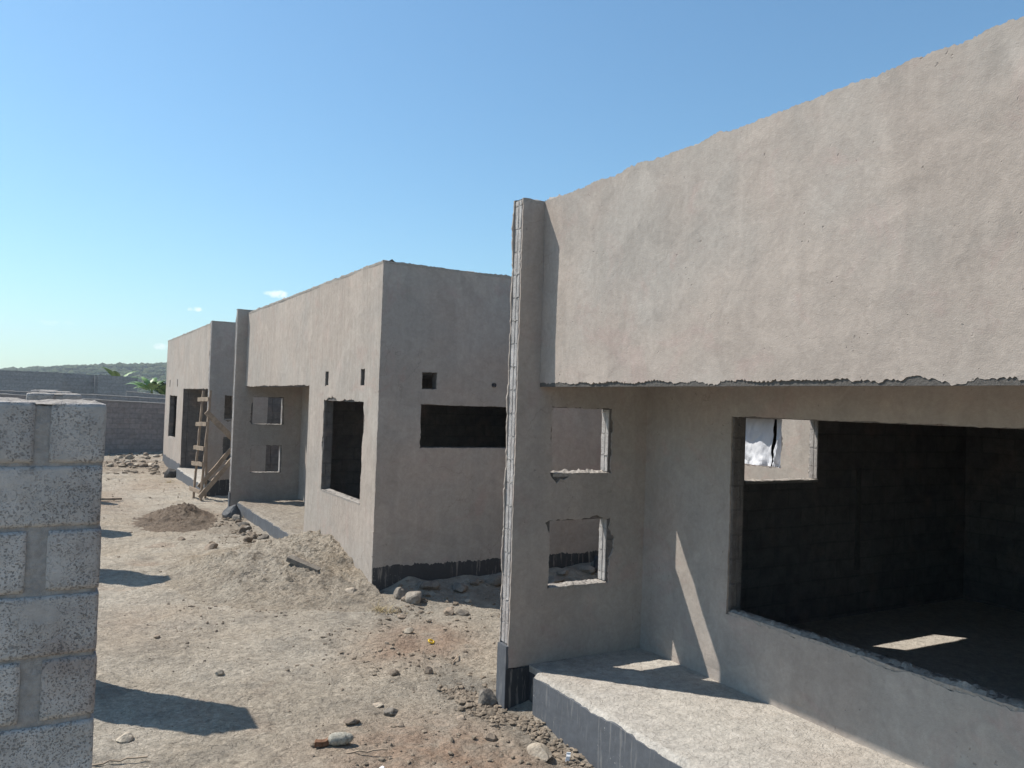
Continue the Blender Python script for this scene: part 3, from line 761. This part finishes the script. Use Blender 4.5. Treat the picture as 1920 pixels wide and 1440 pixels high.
for i, (x, y) in enumerate(((.01, 7.92), (.03, 13.0), (-.15, 17.0), (-.10, 21.7))):
    c = copy_thing(P0); c.location = (x, y, RG)
    c['label'] = 'block pier hidden behind the near pier, throwing the %s shadow across the path' % ('broad nearest', 'second broad', 'third thin', 'farthest small')[i]

# ------------------------------------------------------------------ boundary walls and the far buildings
def run_wall(name, pts, thick, zb, mat, label, cat='wall', capm=True):
    """wall along +x with the top given by (x, y, ztop) points, stepping between them"""
    Wl = None; V = []; Fc = []
    for i in range(len(pts)-1):
        (xa, ya, za), (xb, yb, zb2) = pts[i], pts[i+1]
        b = len(V)
        V += [Vector((xa, ya, zb)), Vector((xb, yb, zb)), Vector((xb, yb, zb2)), Vector((xa, ya, za)),
              Vector((xa, ya+thick, zb)), Vector((xb, yb+thick, zb)), Vector((xb, yb+thick, zb2)), Vector((xa, ya+thick, za))]
        Fc += [[b, b+1, b+2, b+3], [b+5, b+4, b+7, b+6], [b+3, b+2, b+6, b+7], [b+4, b, b+3, b+7], [b+1, b+5, b+6, b+2], [b+4, b+5, b+1, b]]
    o = mesh_obj(name, V, Fc, mat); tag(o, label, cat)
    for i in range(len(pts)-1):
        (xa, ya, za), (xb, yb, zb2) = pts[i], pts[i+1]
        n = int((xb-xa)/.08); Vc = []; Fq = []
        for k in range(n+1):
            t = k/n; x = xa+(xb-xa)*t; y = ya+(yb-ya)*t; z = za+(zb2-za)*t
            hh = .018+.02*max(0, fbm(x*3, i, 2, 3))
            Vc += [Vector((x, y-.012, z-.02)), Vector((x, y-.008, z+hh*.6)), Vector((x, y+thick*.5, z+hh)), Vector((x, y+thick+.01, z+hh*.6)), Vector((x, y+thick+.012, z-.02))]
        for k in range(n):
            for q in range(4): Fq.append([k*5+q, k*5+5+q, k*5+6+q, k*5+1+q])
        mesh_obj('mortar_cap', Vc, Fq, M_MORT, o)
    return o
run_wall('boundary_wall', [(-9, 34.2, -.22), (-1.7, 34.2, -.27), (1.6, 34.2, -.38), (3.9, 34.2, -.455), (12, 34.2, -.6)], .15, RG-.5, M_BNK, 'pinkish grey block boundary wall closing the end of the path')
run_wall('boundary_wall', [(-9, 38.2, -.10), (-1.9, 38.2, -.175), (1.6, 38.2, -.215), (4.4, 38.2, -.30), (12, 38.2, -.5)], .15, RG-.5, M_FAR, 'second low grey block wall just behind the boundary wall', 'wall')
run_wall('boundary_wall', [(3.0, 42.0, -.02), (5.2, 42.0, -.19), (13, 42.0, -.4)], .15, RG-.5, M_FAR, 'dark sloping block wall in front of the banana plant', 'wall')
FH = empty('roofless_building', (0, 50, RG), 'long roofless grey block building beyond the boundary walls', 'building')
for i, (x0, x1, y0, z0, z1) in enumerate(((-14, .40, 50.0, .98, .86), (.42, 2.10, 50.6, .86, .835), (2.12, 4.14, 50.0, .85, .775))):
    pts = [(x0, z0), (x1, z1)]
    w_ = plate('wall', 'Y', y0+.15, y0, rag([(x0, RG-.4), (x1, RG-.4), (x1, z1), (x0, z0)], [0, 0, .012, 0], .1, i), [], M_FAR, FH)
plate('wall', 'X', 4.14, 3.99, rect(50.16, 56, RG-.4, .76), [], M_FAR, FH)
plate('wall', 'X', 2.12, 1.97, rect(50.16, 56, RG-.4, .80), [], M_FAR, FH)
plate('wall', 'Y', 56.15, 56.0, rect(-14, 4.14, RG-.4, .7), [], M_FAR, FH)
# corrugated roof sheet showing at the left between the walls
sh = []; Fq = []
for i in range(41):
    x = -4.6+2.75*i/40
    for y, z in ((36.2, -.165), (37.6, .02)): sh.append(Vector((x, y, z+.016*sin(i*2.1)-(x+4.6)*.012)))
for i in range(40): Fq.append([2*i, 2*i+2, 2*i+3, 2*i+1])
rs = mesh_obj('roof_sheet', sh, Fq, mat_simple('pale_sheet', (.62, .62, .60), .6, .3)); tag(rs, 'pale corrugated roof sheet lying behind the top of the boundary wall', 'roof sheet')
rs.modifiers.new('thickness', 'SOLIDIFY').thickness = .01
simple_box('wall', -4.5, -1.9, 37.3, 37.42, RG-.4, -.04, M_FAR, rs) if False else None

# ------------------------------------------------------------------ hill, woodland, banana plant
M_HILL = mat_simple('hill_scrub', (.055, .072, .038), .95, .05, .3, .03, .1)
def hill_h(az):
    pts = [(-40, .1), (-12, .25), (-6, .45), (-3.2, .72), (-2.3, .86), (-.06, 1.2), (3.8, 1.58), (6.3, 1.72), (12, 1.9), (25, 1.7), (60, 1.2)]
    for (a, e), (b, g) in zip(pts, pts[1:]):
        if a <= az <= b: return e+(g-e)*(az-a)/(b-a)
    return .1
HV = []; HF = []; NA, ND = 120, 16
for i in range(NA+1):
    az = -40+100*i/NA
    for j in range(ND+1):
        t = j/ND; d = 330+260*t
        top = math.tan(radians(hill_h(az)))*560
        z = RG-.6+(top-RG)*sin(min(1, t/.88)*pi/2)**1.25+2.0*fbm(az*.25, t*4, 2, 3)*t-(0 if t < .9 else (t-.9)*40)
        HV.append(Vector((d*sin(radians(az)), d*cos(radians(az)), z)))
for i in range(NA):
    for j in range(ND): HF.append([i*(ND+1)+j, (i+1)*(ND+1)+j, (i+1)*(ND+1)+j+1, i*(ND+1)+j+1])
tag(mesh_obj('hill', HV, HF, M_HILL, None, True), 'low wooded hill on the horizon', 'hill', kind='structure')
M_TREE = mk('far_foliage'); g = NG(M_TREE)
c = g.mix(g.ramp(g.noise(.09, 3), .35, .65), (.048, .066, .028), (.085, .098, .042)); c = g.gain(c, g.ramp(g.noise(1.2, 3), .3, .7, .65, 1.3))
g.out(c, .95, g.bump(g.noise(1.5, 4, .7), .5), .05)
TV = []; TF = []; rs_ = random.Random(3)
tb = bmesh.new(); bmesh.ops.create_icosphere(tb, subdivisions=1, radius=1); tv = [v.co.copy() for v in tb.verts]; tb.verts.index_update(); tf = [[v.index for v in f.verts] for f in tb.faces]; tb.free()
for k in range(4200):
    az = rs_.uniform(-14, 22); t = rs_.uniform(.05, .93) if k % 3 else rs_.uniform(.8, .93); d = 330+260*t
    top = math.tan(radians(hill_h(az)))*560
    z = RG-.6+(top-RG)*sin(min(1, t/.88)*pi/2)**1.25+2.0*fbm(az*.25, t*4, 2, 3)*t-(0 if t < .9 else (t-.9)*40)
    R_ = rs_.uniform(.9, 2.1)*(1.3 if rs_.random() < .12 else 1); b = len(TV)
    for p in tv:
        q = p*(1+.55*noise.noise(p*1.9+Vector((k*1.7, 0, 0))))
        TV.append(Vector((d*sin(radians(az))+q.x*R_*1.3, d*cos(radians(az))+q.y*R_*1.3, z+R_*.35+q.z*R_*.8)))
    TF += [[i+b for i in f] for f in tf]
tag(mesh_obj('woodland', TV, TF, M_TREE), 'dense dark green trees covering the far hill', 'woodland', kind='stuff')

M_LEAF = mk('banana_leaf'); g = NG(M_LEAF)
c = g.mix(g.ramp(g.noise(2.2, 3), .35, .65), (.075, .15, .03), (.15, .24, .06)); g.out(c, .45, g.bump(g.noise(30, 2), .004), .4)
M_STEM = mat_simple('banana_stem', (.14, .15, .06), .7, .2)
def banana(loc, label, n, hgt, ll, seed):
    rb = random.Random(seed); B = empty('banana_plant', loc, label, 'banana plant', 'banana plants behind the walls')
    bm = bmesh.new()
    rings = []
    for k in range(9):
        t = k/8; rr = .13*(1-.55*t)
        rings.append([bm.verts.new((loc[0]+.1*sin(t*2)+rr*cos(a*pi/4), loc[1]+rr*sin(a*pi/4), loc[2]+hgt*t)) for a in range(8)])
    for a, b in zip(rings, rings[1:]):
        for k in range(8): bm.faces.new((a[k], a[(k+1) % 8], b[(k+1) % 8], b[k]))
    bm_obj('trunk', bm, M_STEM, B, True)
    for i in range(n):
        az = i*2.4+rb.uniform(-.4, .4); lift = rb.uniform(.55, 1.4); L = ll*rb.uniform(.75, 1.15); w = L*rb.uniform(.14, .19)
        p = Vector((loc[0]+.09, loc[1], loc[2]+hgt-.1)); el = lift; bm = bmesh.new(); prev = None; S = 14
        for k in range(S+1):
            t = k/S; dirv = Vector((cos(az)*cos(el), sin(az)*cos(el), sin(el)))
            side = Vector((-sin(az), cos(az), 0)); upv = side.cross(dirv)
            wd = .012 if t < .18 else w*sin(pi*min(1, max(.02, (t-.18)/.82)**.75))*(1 if rb.random() > .22 else .6)
            row = [bm.verts.new(p+side*wd*s-upv*abs(s)*wd*(-.22) + Vector((0, 0, -.10*wd*abs(s)))) for s in (-1, -.5, 0, .5, 1)]
            if prev:
                for q in range(4): bm.faces.new((prev[q], prev[q+1], row[q+1], row[q]))
            prev = row; p = p+dirv*(L/S); el -= (.9/S)*(1+1.3*t)*rb.uniform(.8, 1.3)
        bm_obj('leaf', bm, M_LEAF, B, True)
    return B
banana((4.35, 45.5, RG), 'tall banana plant with upright leaves behind the dark sloping wall', 13, 2.55, 1.5, 3)
banana((5.15, 46.2, RG), 'spreading banana plant close to the far house corner', 13, 2.2, 1.6, 8)
banana((3.55, 58.5, RG), 'banana plant showing only leaf tips above the roofless building', 7, 3.1, 1.6, 5)

# ------------------------------------------------------------------ ladder and boards at the far house
def bar(bm, a, b, w, h, up=Vector((0, 0, 1)), jit=.003):
    a, b = Vector(a), Vector(b); d = (b-a).normalized()
    s = d.cross(up)
    if s.length < .05: s = d.cross(Vector((0, 1, 0)))
    s.normalize(); t = s.cross(d); K = 6; rows = []
    for k in range(K+1):
        p = a+(b-a)*(k/K); j = Vector((random.uniform(-jit, jit), random.uniform(-jit, jit), random.uniform(-jit, jit)))*2
        rows.append([bm.verts.new(p+j+s*x*w/2+t*y*h/2) for x, y in ((-1, -1), (1, -1), (1, 1), (-1, 1))])
    for r0, r1 in zip(rows, rows[1:]):
        for k in range(4): bm.faces.new((r0[k], r0[(k+1) % 4], r1[(k+1) % 4], r1[k]))
    bm.faces.new(rows[0][::-1]); bm.faces.new(rows[-1])
    bmesh.ops.recalc_face_normals(bm, faces=bm.faces[:])
def bar_obj(name, a, b, w, h, mat, parent=None, up=Vector((0, 0, 1))):
    bm = bmesh.new(); bar(bm, a, b, w, h, up); return bm_obj(name, bm, mat, parent)
LD = empty('ladder', (3.15, 20.75, RG), 'rough timber site ladder with nailed board rungs leaning at the far house', 'ladder')
za = gz(3.15, 20.7)-.02
railA = lambda t: Vector((3.19+(3.315-3.19)*t, 20.50+.02*sin(t*5), za+(.07-za)*t))
railB = lambda t: Vector((3.10+(3.215-3.10)*t, 21.00+.03*sin(t*4+1), za+(.06-za)*t))
for rl in (railA, railB):
    bm = bmesh.new()
    for k in range(4): bar(bm, rl(k/4), rl((k+1)/4+.005), .05, .075, Vector((0, 1, 0)))
    bm_obj('rail', bm, M_WOOD, LD)
for t, ex in ((.925, .10), (.70, .10), (.475, .1), (.335, .12), (.085, .14)):
    a, b = railA(t), railB(t); d = (b-a).normalized(); off = Vector((-.045, 0, 0))
    bar_obj('rung', a-d*ex*.3+off, b+d*(ex+.06)+off+Vector((0, 0, random.uniform(-.03, .03))), .028, .10, M_WOODX, LD)
b1 = bar_obj('board', (3.22, 20.42, -.44), (4.05, 20.6, -1.25), .03, .13, M_WOODX); tag(b1, 'board sloping down from the ladder into the shade of the wing', 'board')
b2 = bar_obj('board', (3.14, 20.36, -2.50), (4.1, 20.62, -1.36), .04, .115, M_WOODX); tag(b2, 'lower board rising from the ladder foot towards the shaded wall', 'board')
b3 = bar_obj('board', (3.18, 20.85, -2.30), (4.0, 20.95, -1.30), .04, .10, M_WOODX); tag(b3, 'thinner board rising just behind the lower sloping board', 'board')
p1 = bar_obj('timber_pole', (3.36, 20.9, gz(3.3, 20.9)-.05), (3.33, 20.9, -.75), .05, .05, M_WOOD); tag(p1, 'thin upright timber pole standing just behind the ladder', 'pole')
# dark sack slumped at the far house corner
V_, F_ = rock_mesh('sack', .17, 1.3, 12, 3, .5)
sk = mesh_obj('sack', V_, F_, mat_simple('dark_sack', (.09, .085, .08), .9, .15, .3), None, True); sk.location = (3.25, 26.75, gz(3.25, 26.75)+.13); sk.rotation_euler = (.2, .5, .4)
tag(sk, 'dark slumped sack leaning at the far house porch corner', 'sack')

# ------------------------------------------------------------------ white sheeting in the rear window
def sheet(name, x, y0, y1, z0, z1, amp, label, seed, mat):
    n = 44; V = []
    for j in range(n+1):
        for i in range(n+1):
            a, b = i/n, j/n
            fold = abs(fbm(a*3.1+seed, b*1.6, seed, 4))
            bulge = (1-b)**1.5
            V.append(Vector((x-amp*(fold*(.12+2.0*bulge))-.06*bulge, y0+(y1-y0)*a+.03*fbm(a*2, b*3, seed+4, 2), z0+(z1-z0)*b+.02*fbm(a*4, b*2, seed, 2))))
    Fq = [[j*(n+1)+i, j*(n+1)+i+1, (j+1)*(n+1)+i+1, (j+1)*(n+1)+i] for j in range(n) for i in range(n)]
    o = mesh_obj(name, V, Fq, mat); o.modifiers.new('thickness', 'SOLIDIFY').thickness = .004
    return tag(o, label, 'sheeting')
sheet('plastic_sheet', 8.21, 7.0, 7.33, -.80, .02, .085, 'crumpled white sheeting narrow piece at the right of the rear window', 2, M_SACK)
sheet('plastic_sheet', 8.22, 7.39, 8.42, -.80, .02, .06, 'grey white sheeting wide piece hanging at the left of the rear window', 6, M_SACK)

# ------------------------------------------------------------------ stones, scraps and rubble
def stone(name, x, y, r, label, mat=M_STONE, flat=.6, seed=0, cat='stone', group='loose stones on the path', sink=.3, rz=0, base=None):
    V_, F_ = rock_mesh(name, r, flat, seed, 3 if r > .05 else 2)
    o = mesh_obj(name, V_, F_, mat, None, None); z = gz(x, y) if base is None else base
    o.location = (x, y, z+r*flat*(1-2*sink)); o.rotation_euler = (random.uniform(-.2, .2), random.uniform(-.2, .2), rz or random.uniform(0, 6))
    return tag(o, label, cat, group)
stone('stone', 1.40, 7.55, .055, 'small flat tan stone alone on the pale path above the shadow', seed=2, mat=M_TAN)
stone('stone', .56, 6.50, .060, 'orange brown stone at the near edge of the broad pier shadow', seed=3, mat=M_TAN)
stone('stone', 1.03, 8.95, .05, 'dark flat stone on the path between the two broad shadows', seed=4, flat=.4)
stone('stone', 2.85, 6.98, .065, 'angular grey brown stone below the reddish soil, left of the wing', seed=5)
stone('stone', 3.17, 6.93, .055, 'pointed brown stone nearer the wing foot', seed=6, flat=.8)
stone('stone', 2.46, 6.36, .06, 'flat whitish stone chip in the middle of the path', seed=7, flat=.3, mat=M_TAN)
stone('stone', 2.50, 6.18, .075, 'grey clod just below the whitish chip', seed=8, flat=.45, mat=M_STONE2)
stone('stone', 2.14, 6.08, .075, 'dark lumpy clod right of the shadow tip', seed=9, flat=.4)
stone('stone', 2.47, 5.88, .045, 'rounded brown pebble beside a smaller one', seed=10)
stone('stone', 2.98, 5.85, .05, 'reddish flat stone on the path near the gravel edge', seed=11, flat=.45)
stone('stone', 3.02, 5.42, .055, 'brown tilted stone near the painted slab', seed=13)
stone('stone', 3.26, 5.08, .10, 'large pale lumpy clod in front of the painted slab', seed=14, mat=M_TAN, flat=.6)
stone('stone', 3.37, 9.72, .12, 'tan broken rock below the corner of the middle house', seed=15, mat=M_TAN, flat=.7)
stone('stone', 3.60, 9.70, .06, 'round pale stone just right of the tan broken rock', seed=16, mat=M_TAN)
stone('stone', 3.90, 9.45, .11, 'grey block shaped rock at the end of the shaded wall foot', seed=17, mat=M_STONE2, flat=.75)
stone('stone', 3.93, 9.28, .09, 'brown rounded rock leaning against the grey block shaped rock', seed=18)
stone('stone', 4.15, 8.55, .075, 'dark angular stone in the sun before the wing edge', seed=19, flat=.7)
stone('stone', 4.30, 8.50, .085, 'grey flat stone touching the dark angular one', seed=20, mat=M_STONE2, flat=.5)
stone('stone', 3.62, 8.72, .07, 'flat brown stone between the weeds and the dark angular stone', seed=21, flat=.35)
stone('stone', 3.42, 8.05, .06, 'pinkish stone on the reddish soil', seed=22, mat=M_TAN)
stone('stone', 2.33, 13.7, .11, 'dark brown clod at the back of the sandy heap', seed=23)
stone('stone', 3.345, 6.10, .11, 'grey boulder leaning on the painted foot of the near wing', seed=24, mat=M_STONE2, flat=.9, sink=.35)
stone('stone', 3.30, 17.2, .24, 'round dark boulder at the foot of the middle wing', seed=25, mat=mat_stone('dark_boulder', (.2, .2, .2), (.13, .13, .135)), flat=.85, sink=.3)
stone('stone', 2.0, 14.6, .08, 'small brown clod on the path beside the dark soil heap', seed=26)
stone('stone', 4.6, 8.95, .05, 'small pale stone at the sunlit border of the wall shadow', seed=27, mat=M_TAN)
blk = bmesh.new(); rough_block(blk, -.2, .2, -.1, .1, -.1, .1, 5, .004, .01, 12, 3)
db = bm_obj('concrete_block', blk, M_DARK); db.location = (7.05, 9.35, gz(7.05, 9.35)+.10); db.rotation_euler = (.1, .1, -.5); tag(db, 'dark concrete block lying on rubble behind the lower wing hole', 'block')
bp = bmesh.new(); rough_block(bp, -.24, .24, -.06, .06, -.035, .035, 5, .004, .008, 14, 6)
pk = bm_obj('broken_plank', bp, M_STONE2); pk.location = (2.98, 10.6, gz(2.98, 10.6)+.27); pk.rotation_euler = (.1, .30, -.75); tag(pk, 'broken grey concrete strip lying on the sandy heap', 'concrete strip')
for i in range(14):
    x = 4.0+4.2*i/14+random.uniform(-.12, .12); y = 9.55-random.uniform(0, .35)
    stone('rubble_chunk', x, y, random.uniform(.07, .15), 'grey rubble chunk lying in shade along the black wall foot', M_STONE2, random.uniform(.45, .7), 60+i, 'rubble', 'rubble along the shaded wall foot')
for i in range(16):
    t = i/15; x = 3.33-.25*t*random.uniform(.2, 1.6); y = 17.0-2.9*t
    stone('rubble_chunk', x, y, random.uniform(.06, .13), 'grey brown rubble chunk along the painted slab of the middle house', M_STONE if i % 2 else M_STONE2, random.uniform(.5, .75), 90+i, 'rubble', 'rubble along the middle slab')
for i in range(14):
    x = 1.7+random.random()*1.9; y = 28.5+random.random()*4.5
    stone('rubble_chunk', x, y, random.uniform(.06, .15), 'tan rubble lump in the soil before the boundary wall', M_TAN if i % 3 else M_STONE, random.uniform(.5, .7), 120+i, 'rubble', 'rubble before the boundary wall')
# pebbles and crumbs: uncountable
PV = []; PF = []; rp = random.Random(11)
ic = bmesh.new(); bmesh.ops.create_icosphere(ic, subdivisions=1, radius=1); iv = [v.co.copy() for v in ic.verts]; ic.verts.index_update(); fi = [[v.index for v in f.verts] for f in ic.faces]; ic.free()
def pebble(x, y, s, z=None):
    b = len(PV); z = gz(x, y) if z is None else z
    rot = Matrix.Rotation(rp.uniform(0, 6.28), 3, 'Z'); sx, sy, sz = rp.uniform(.7, 1.4), rp.uniform(.6, 1.1), rp.uniform(.35, .75); k = rp.uniform(0, 99)
    for p in iv:
        q = p*(1+.7*noise.noise(p*1.4+Vector((k, k*.3, 0)))); q = rot @ Vector((q.x*sx, q.y*sy, q.z*sz))
        PV.append(Vector((x, y, z+s*sz*.35))+q*s)
    PF.extend([[i+b for i in f] for f in fi])
def scatter(n, fx, fy, smin, smax, pw=2.2):
    for _ in range(n):
        x, y = fx(), fy()
        if fbm(x*1.3, y*1.3, 6, 3) < rp.uniform(-.35, .25): continue
        pebble(x, y, smin+(smax-smin)*rp.random()**(pw*1.25))
U = rp.uniform; Gs = rp.gauss
scatter(900, lambda: U(.3, 3.5), lambda: U(4.4, 10), .003, .012, 3)
scatter(800, lambda: Gs(3.3, .55), lambda: Gs(7.6, 1.1), .006, .030)
scatter(450, lambda: Gs(2.7, .55), lambda: Gs(5.1, .5), .005, .026)
for _ in range(900):
    y = U(4.1, 6.5); x = 3.44+Gs(0, .055)-max(0, y-5.6)*.28
    pebble(x, y, .008+.024*rp.random()**1.6)
for _ in range(260):
    pebble(Gs(3.25, .1), Gs(6.0, .2), .012+.03*rp.random()**2)
scatter(420, lambda: U(3.6, 8), lambda: U(8.2, 9.7), .01, .05)
scatter(260, lambda: U(1.2, 3.3), lambda: U(8.5, 10.5), .006, .03)
scatter(380, lambda: Gs(3.0, .3), lambda: U(13.8, 17.5), .012, .05)
scatter(420, lambda: U(.8, 3.3), lambda: U(12, 28), .008, .035)
scatter(420, lambda: U(1.2, 3.8), lambda: U(27.5, 33.8), .02, .10)
tag(mesh_obj('gravel', PV, PF, mat_stone('pebbles', (.33, .265, .20), (.215, .175, .135))), 'pebbles and crumbled clods strewn over the bare ground', 'gravel', kind='stuff')
# scraps
SR = empty('scrap_roll', (1.93, 5.72, gz(1.93, 5.72)), 'dirty white knobbly roll with a brown stub lying on reddish soil', 'scrap')
bm = bmesh.new(); n = 22; rings = []
c0 = Vector((1.93, 5.72, gz(1.93, 5.72)+.045)); dx = Vector((.93, -.30, .03)).normalized(); sd_ = dx.cross(Vector((0, 0, 1))).normalized(); ud = sd_.cross(dx)
for k in range(n+1):
    t = k/n; rr = (.052*(1-.9*abs(2*t-1)**5)+(-.008 if .72 < t < .78 else 0))*(.88 if t > .78 else 1)
    rings.append([bm.verts.new(c0+dx*(t-.5)*.19+(sd_*cos(a*pi/10)+ud*sin(a*pi/10))*max(.004, rr*.86*(1+.10*noise.noise(Vector((a*.9, k*.9, 7)))+.12*noise.noise(Vector((a*1.7, k*1.3, 2)))))) for a in range(20)])
for a, b in zip(rings, rings[1:]):
    for k in range(20): bm.faces.new((a[k], a[(k+1) % 20], b[(k+1) % 20], b[k]))
bm.faces.new(rings[0][::-1]); bm.faces.new(rings[-1])
bm_obj('roll_body', bm, M_WHITE, SR, True)
bm = bmesh.new(); bar(bm, c0-dx*.085-ud*.01, c0-dx*.19-ud*.025, .05, .035, jit=.004); bm_obj('stub', bm, M_RUST, SR)
bm = bmesh.new()
for a in range(24):
    pass
seg, sm = 22, 8; vv = [[bm.verts.new(Vector(((.032+.010*cos(b*2*pi/sm))*cos(a*2*pi/seg), (.026+.010*cos(b*2*pi/sm))*sin(a*2*pi/seg), .010*sin(b*2*pi/sm)))) for b in range(sm)] for a in range(seg)]
for a in range(seg):
    for b in range(sm): bm.faces.new((vv[a][b], vv[(a+1) % seg][b], vv[(a+1) % seg][(b+1) % sm], vv[a][(b+1) % sm]))
yr = bm_obj('plastic_ring', bm, M_YEL, None, True); yr.location = (3.53, 7.68, gz(3.53, 7.68)+.02); yr.rotation_euler = (.5, .2, .3); tag(yr, 'small yellow plastic ring on the reddish soil', 'ring')
bm = bmesh.new(); bar(bm, (-.05, 0, 0), (.05, .012, .004), .028, .006); wc = bm_obj('plastic_scrap', bm, mat_simple('white_plastic', (.8, .8, .8), .5, .4, .03)); wc.location = (2.05, 5.24, gz(2.05, 5.24)+.012); tag(wc, 'small white plastic strip at the bottom edge of the path', 'plastic scrap')
bm = bmesh.new(); bar(bm, (0, 0, 0), (.01, .015, .07), .03, .02); wc = bm_obj('plastic_scrap', bm, mat_simple('white_plastic_chip', (.8, .8, .8), .5, .4, .03)); wc.location = (3.42, 4.95, gz(3.42, 4.95)); tag(wc, 'upright white chip among gravel at the slab foot', 'plastic scrap')
for i, (x, y, L, a, lab) in enumerate(((.50, 6.12, .34, -.2, 'thin dry stick at the foot of the near pier'), (2.05, 5.50, .30, -.35, 'pale root lying below the white roll'), (1.05, 20.9, .9, .05, 'long timber offcut lying far down the path'), (3.55, 7.15, .26, .9, 'thin stick on the reddish soil near the wing'))):
    bm = bmesh.new(); w = .012 if L < .5 else .07
    bar(bm, (-L/2*cos(a), -L/2*sin(a), .005), (L/2*cos(a), L/2*sin(a), .02), w, w*.7, jit=.006)
    s_ = bm_obj('stick', bm, M_WOODX); s_.location = (x, y, gz(x, y)+.012+w*.3); tag(s_, lab, 'stick')
# dry weeds
M_DRY = mat_simple('dry_weed', (.30, .235, .13), .9, .1, .3, 30)
def weeds(x, y, n, hgt, label, seed):
    rw_ = random.Random(seed); bm = bmesh.new()
    for _ in range(n):
        a = rw_.uniform(0, 6.28); l = hgt*rw_.uniform(.5, 1.2); lean = rw_.uniform(.5, 1.4); p = Vector((rw_.gauss(0, .05), rw_.gauss(0, .05), 0)); w = .004
        d = Vector((cos(a)*sin(lean), sin(a)*sin(lean), cos(lean))); s = Vector((-sin(a), cos(a), 0)); pr = None
        for k in range(5):
            t = k/4; q = p+d*l*t+Vector((0, 0, -l*.35*t*t)); row = [bm.verts.new(q-s*w*(1-t*.8)), bm.verts.new(q+s*w*(1-t*.8))]
            if pr: bm.faces.new((pr[0], pr[1], row[1], row[0]))
            pr = row
    o = bm_obj('dry_weeds', bm, M_DRY); o.location = (x, y, gz(x, y)); return tag(o, label, 'weeds')
weeds(3.47, 9.02, 70, .16, 'tuft of dry brown weeds below the middle house corner', 1)
weeds(3.60, 8.90, 40, .12, 'smaller dry weed tuft beside the larger tuft', 2)
weeds(3.0, 24.8, 60, .18, 'greenish weeds at the far slab foot', 3)

# ------------------------------------------------------------------ the air
bm = bmesh.new(); box_bm(bm, -1000, 1000, -1000, 1000, RG-4, 60)
M_AIR = mk('air'); M_AIR.use_nodes = True; M_AIR.node_tree.nodes.clear()
pv = M_AIR.node_tree.nodes.new('ShaderNodeVolumePrincipled'); pv.inputs['Color'].default_value = (.86, .93, 1, 1); pv.inputs['Density'].default_value = .0006; pv.inputs['Anisotropy'].default_value = .3
ao = M_AIR.node_tree.nodes.new('ShaderNodeOutputMaterial'); M_AIR.node_tree.links.new(pv.outputs[0], ao.inputs['Volume'])
tag(bm_obj('haze', bm, M_AIR), 'thin pale haze in the air over the whole site', 'haze', kind='stuff')
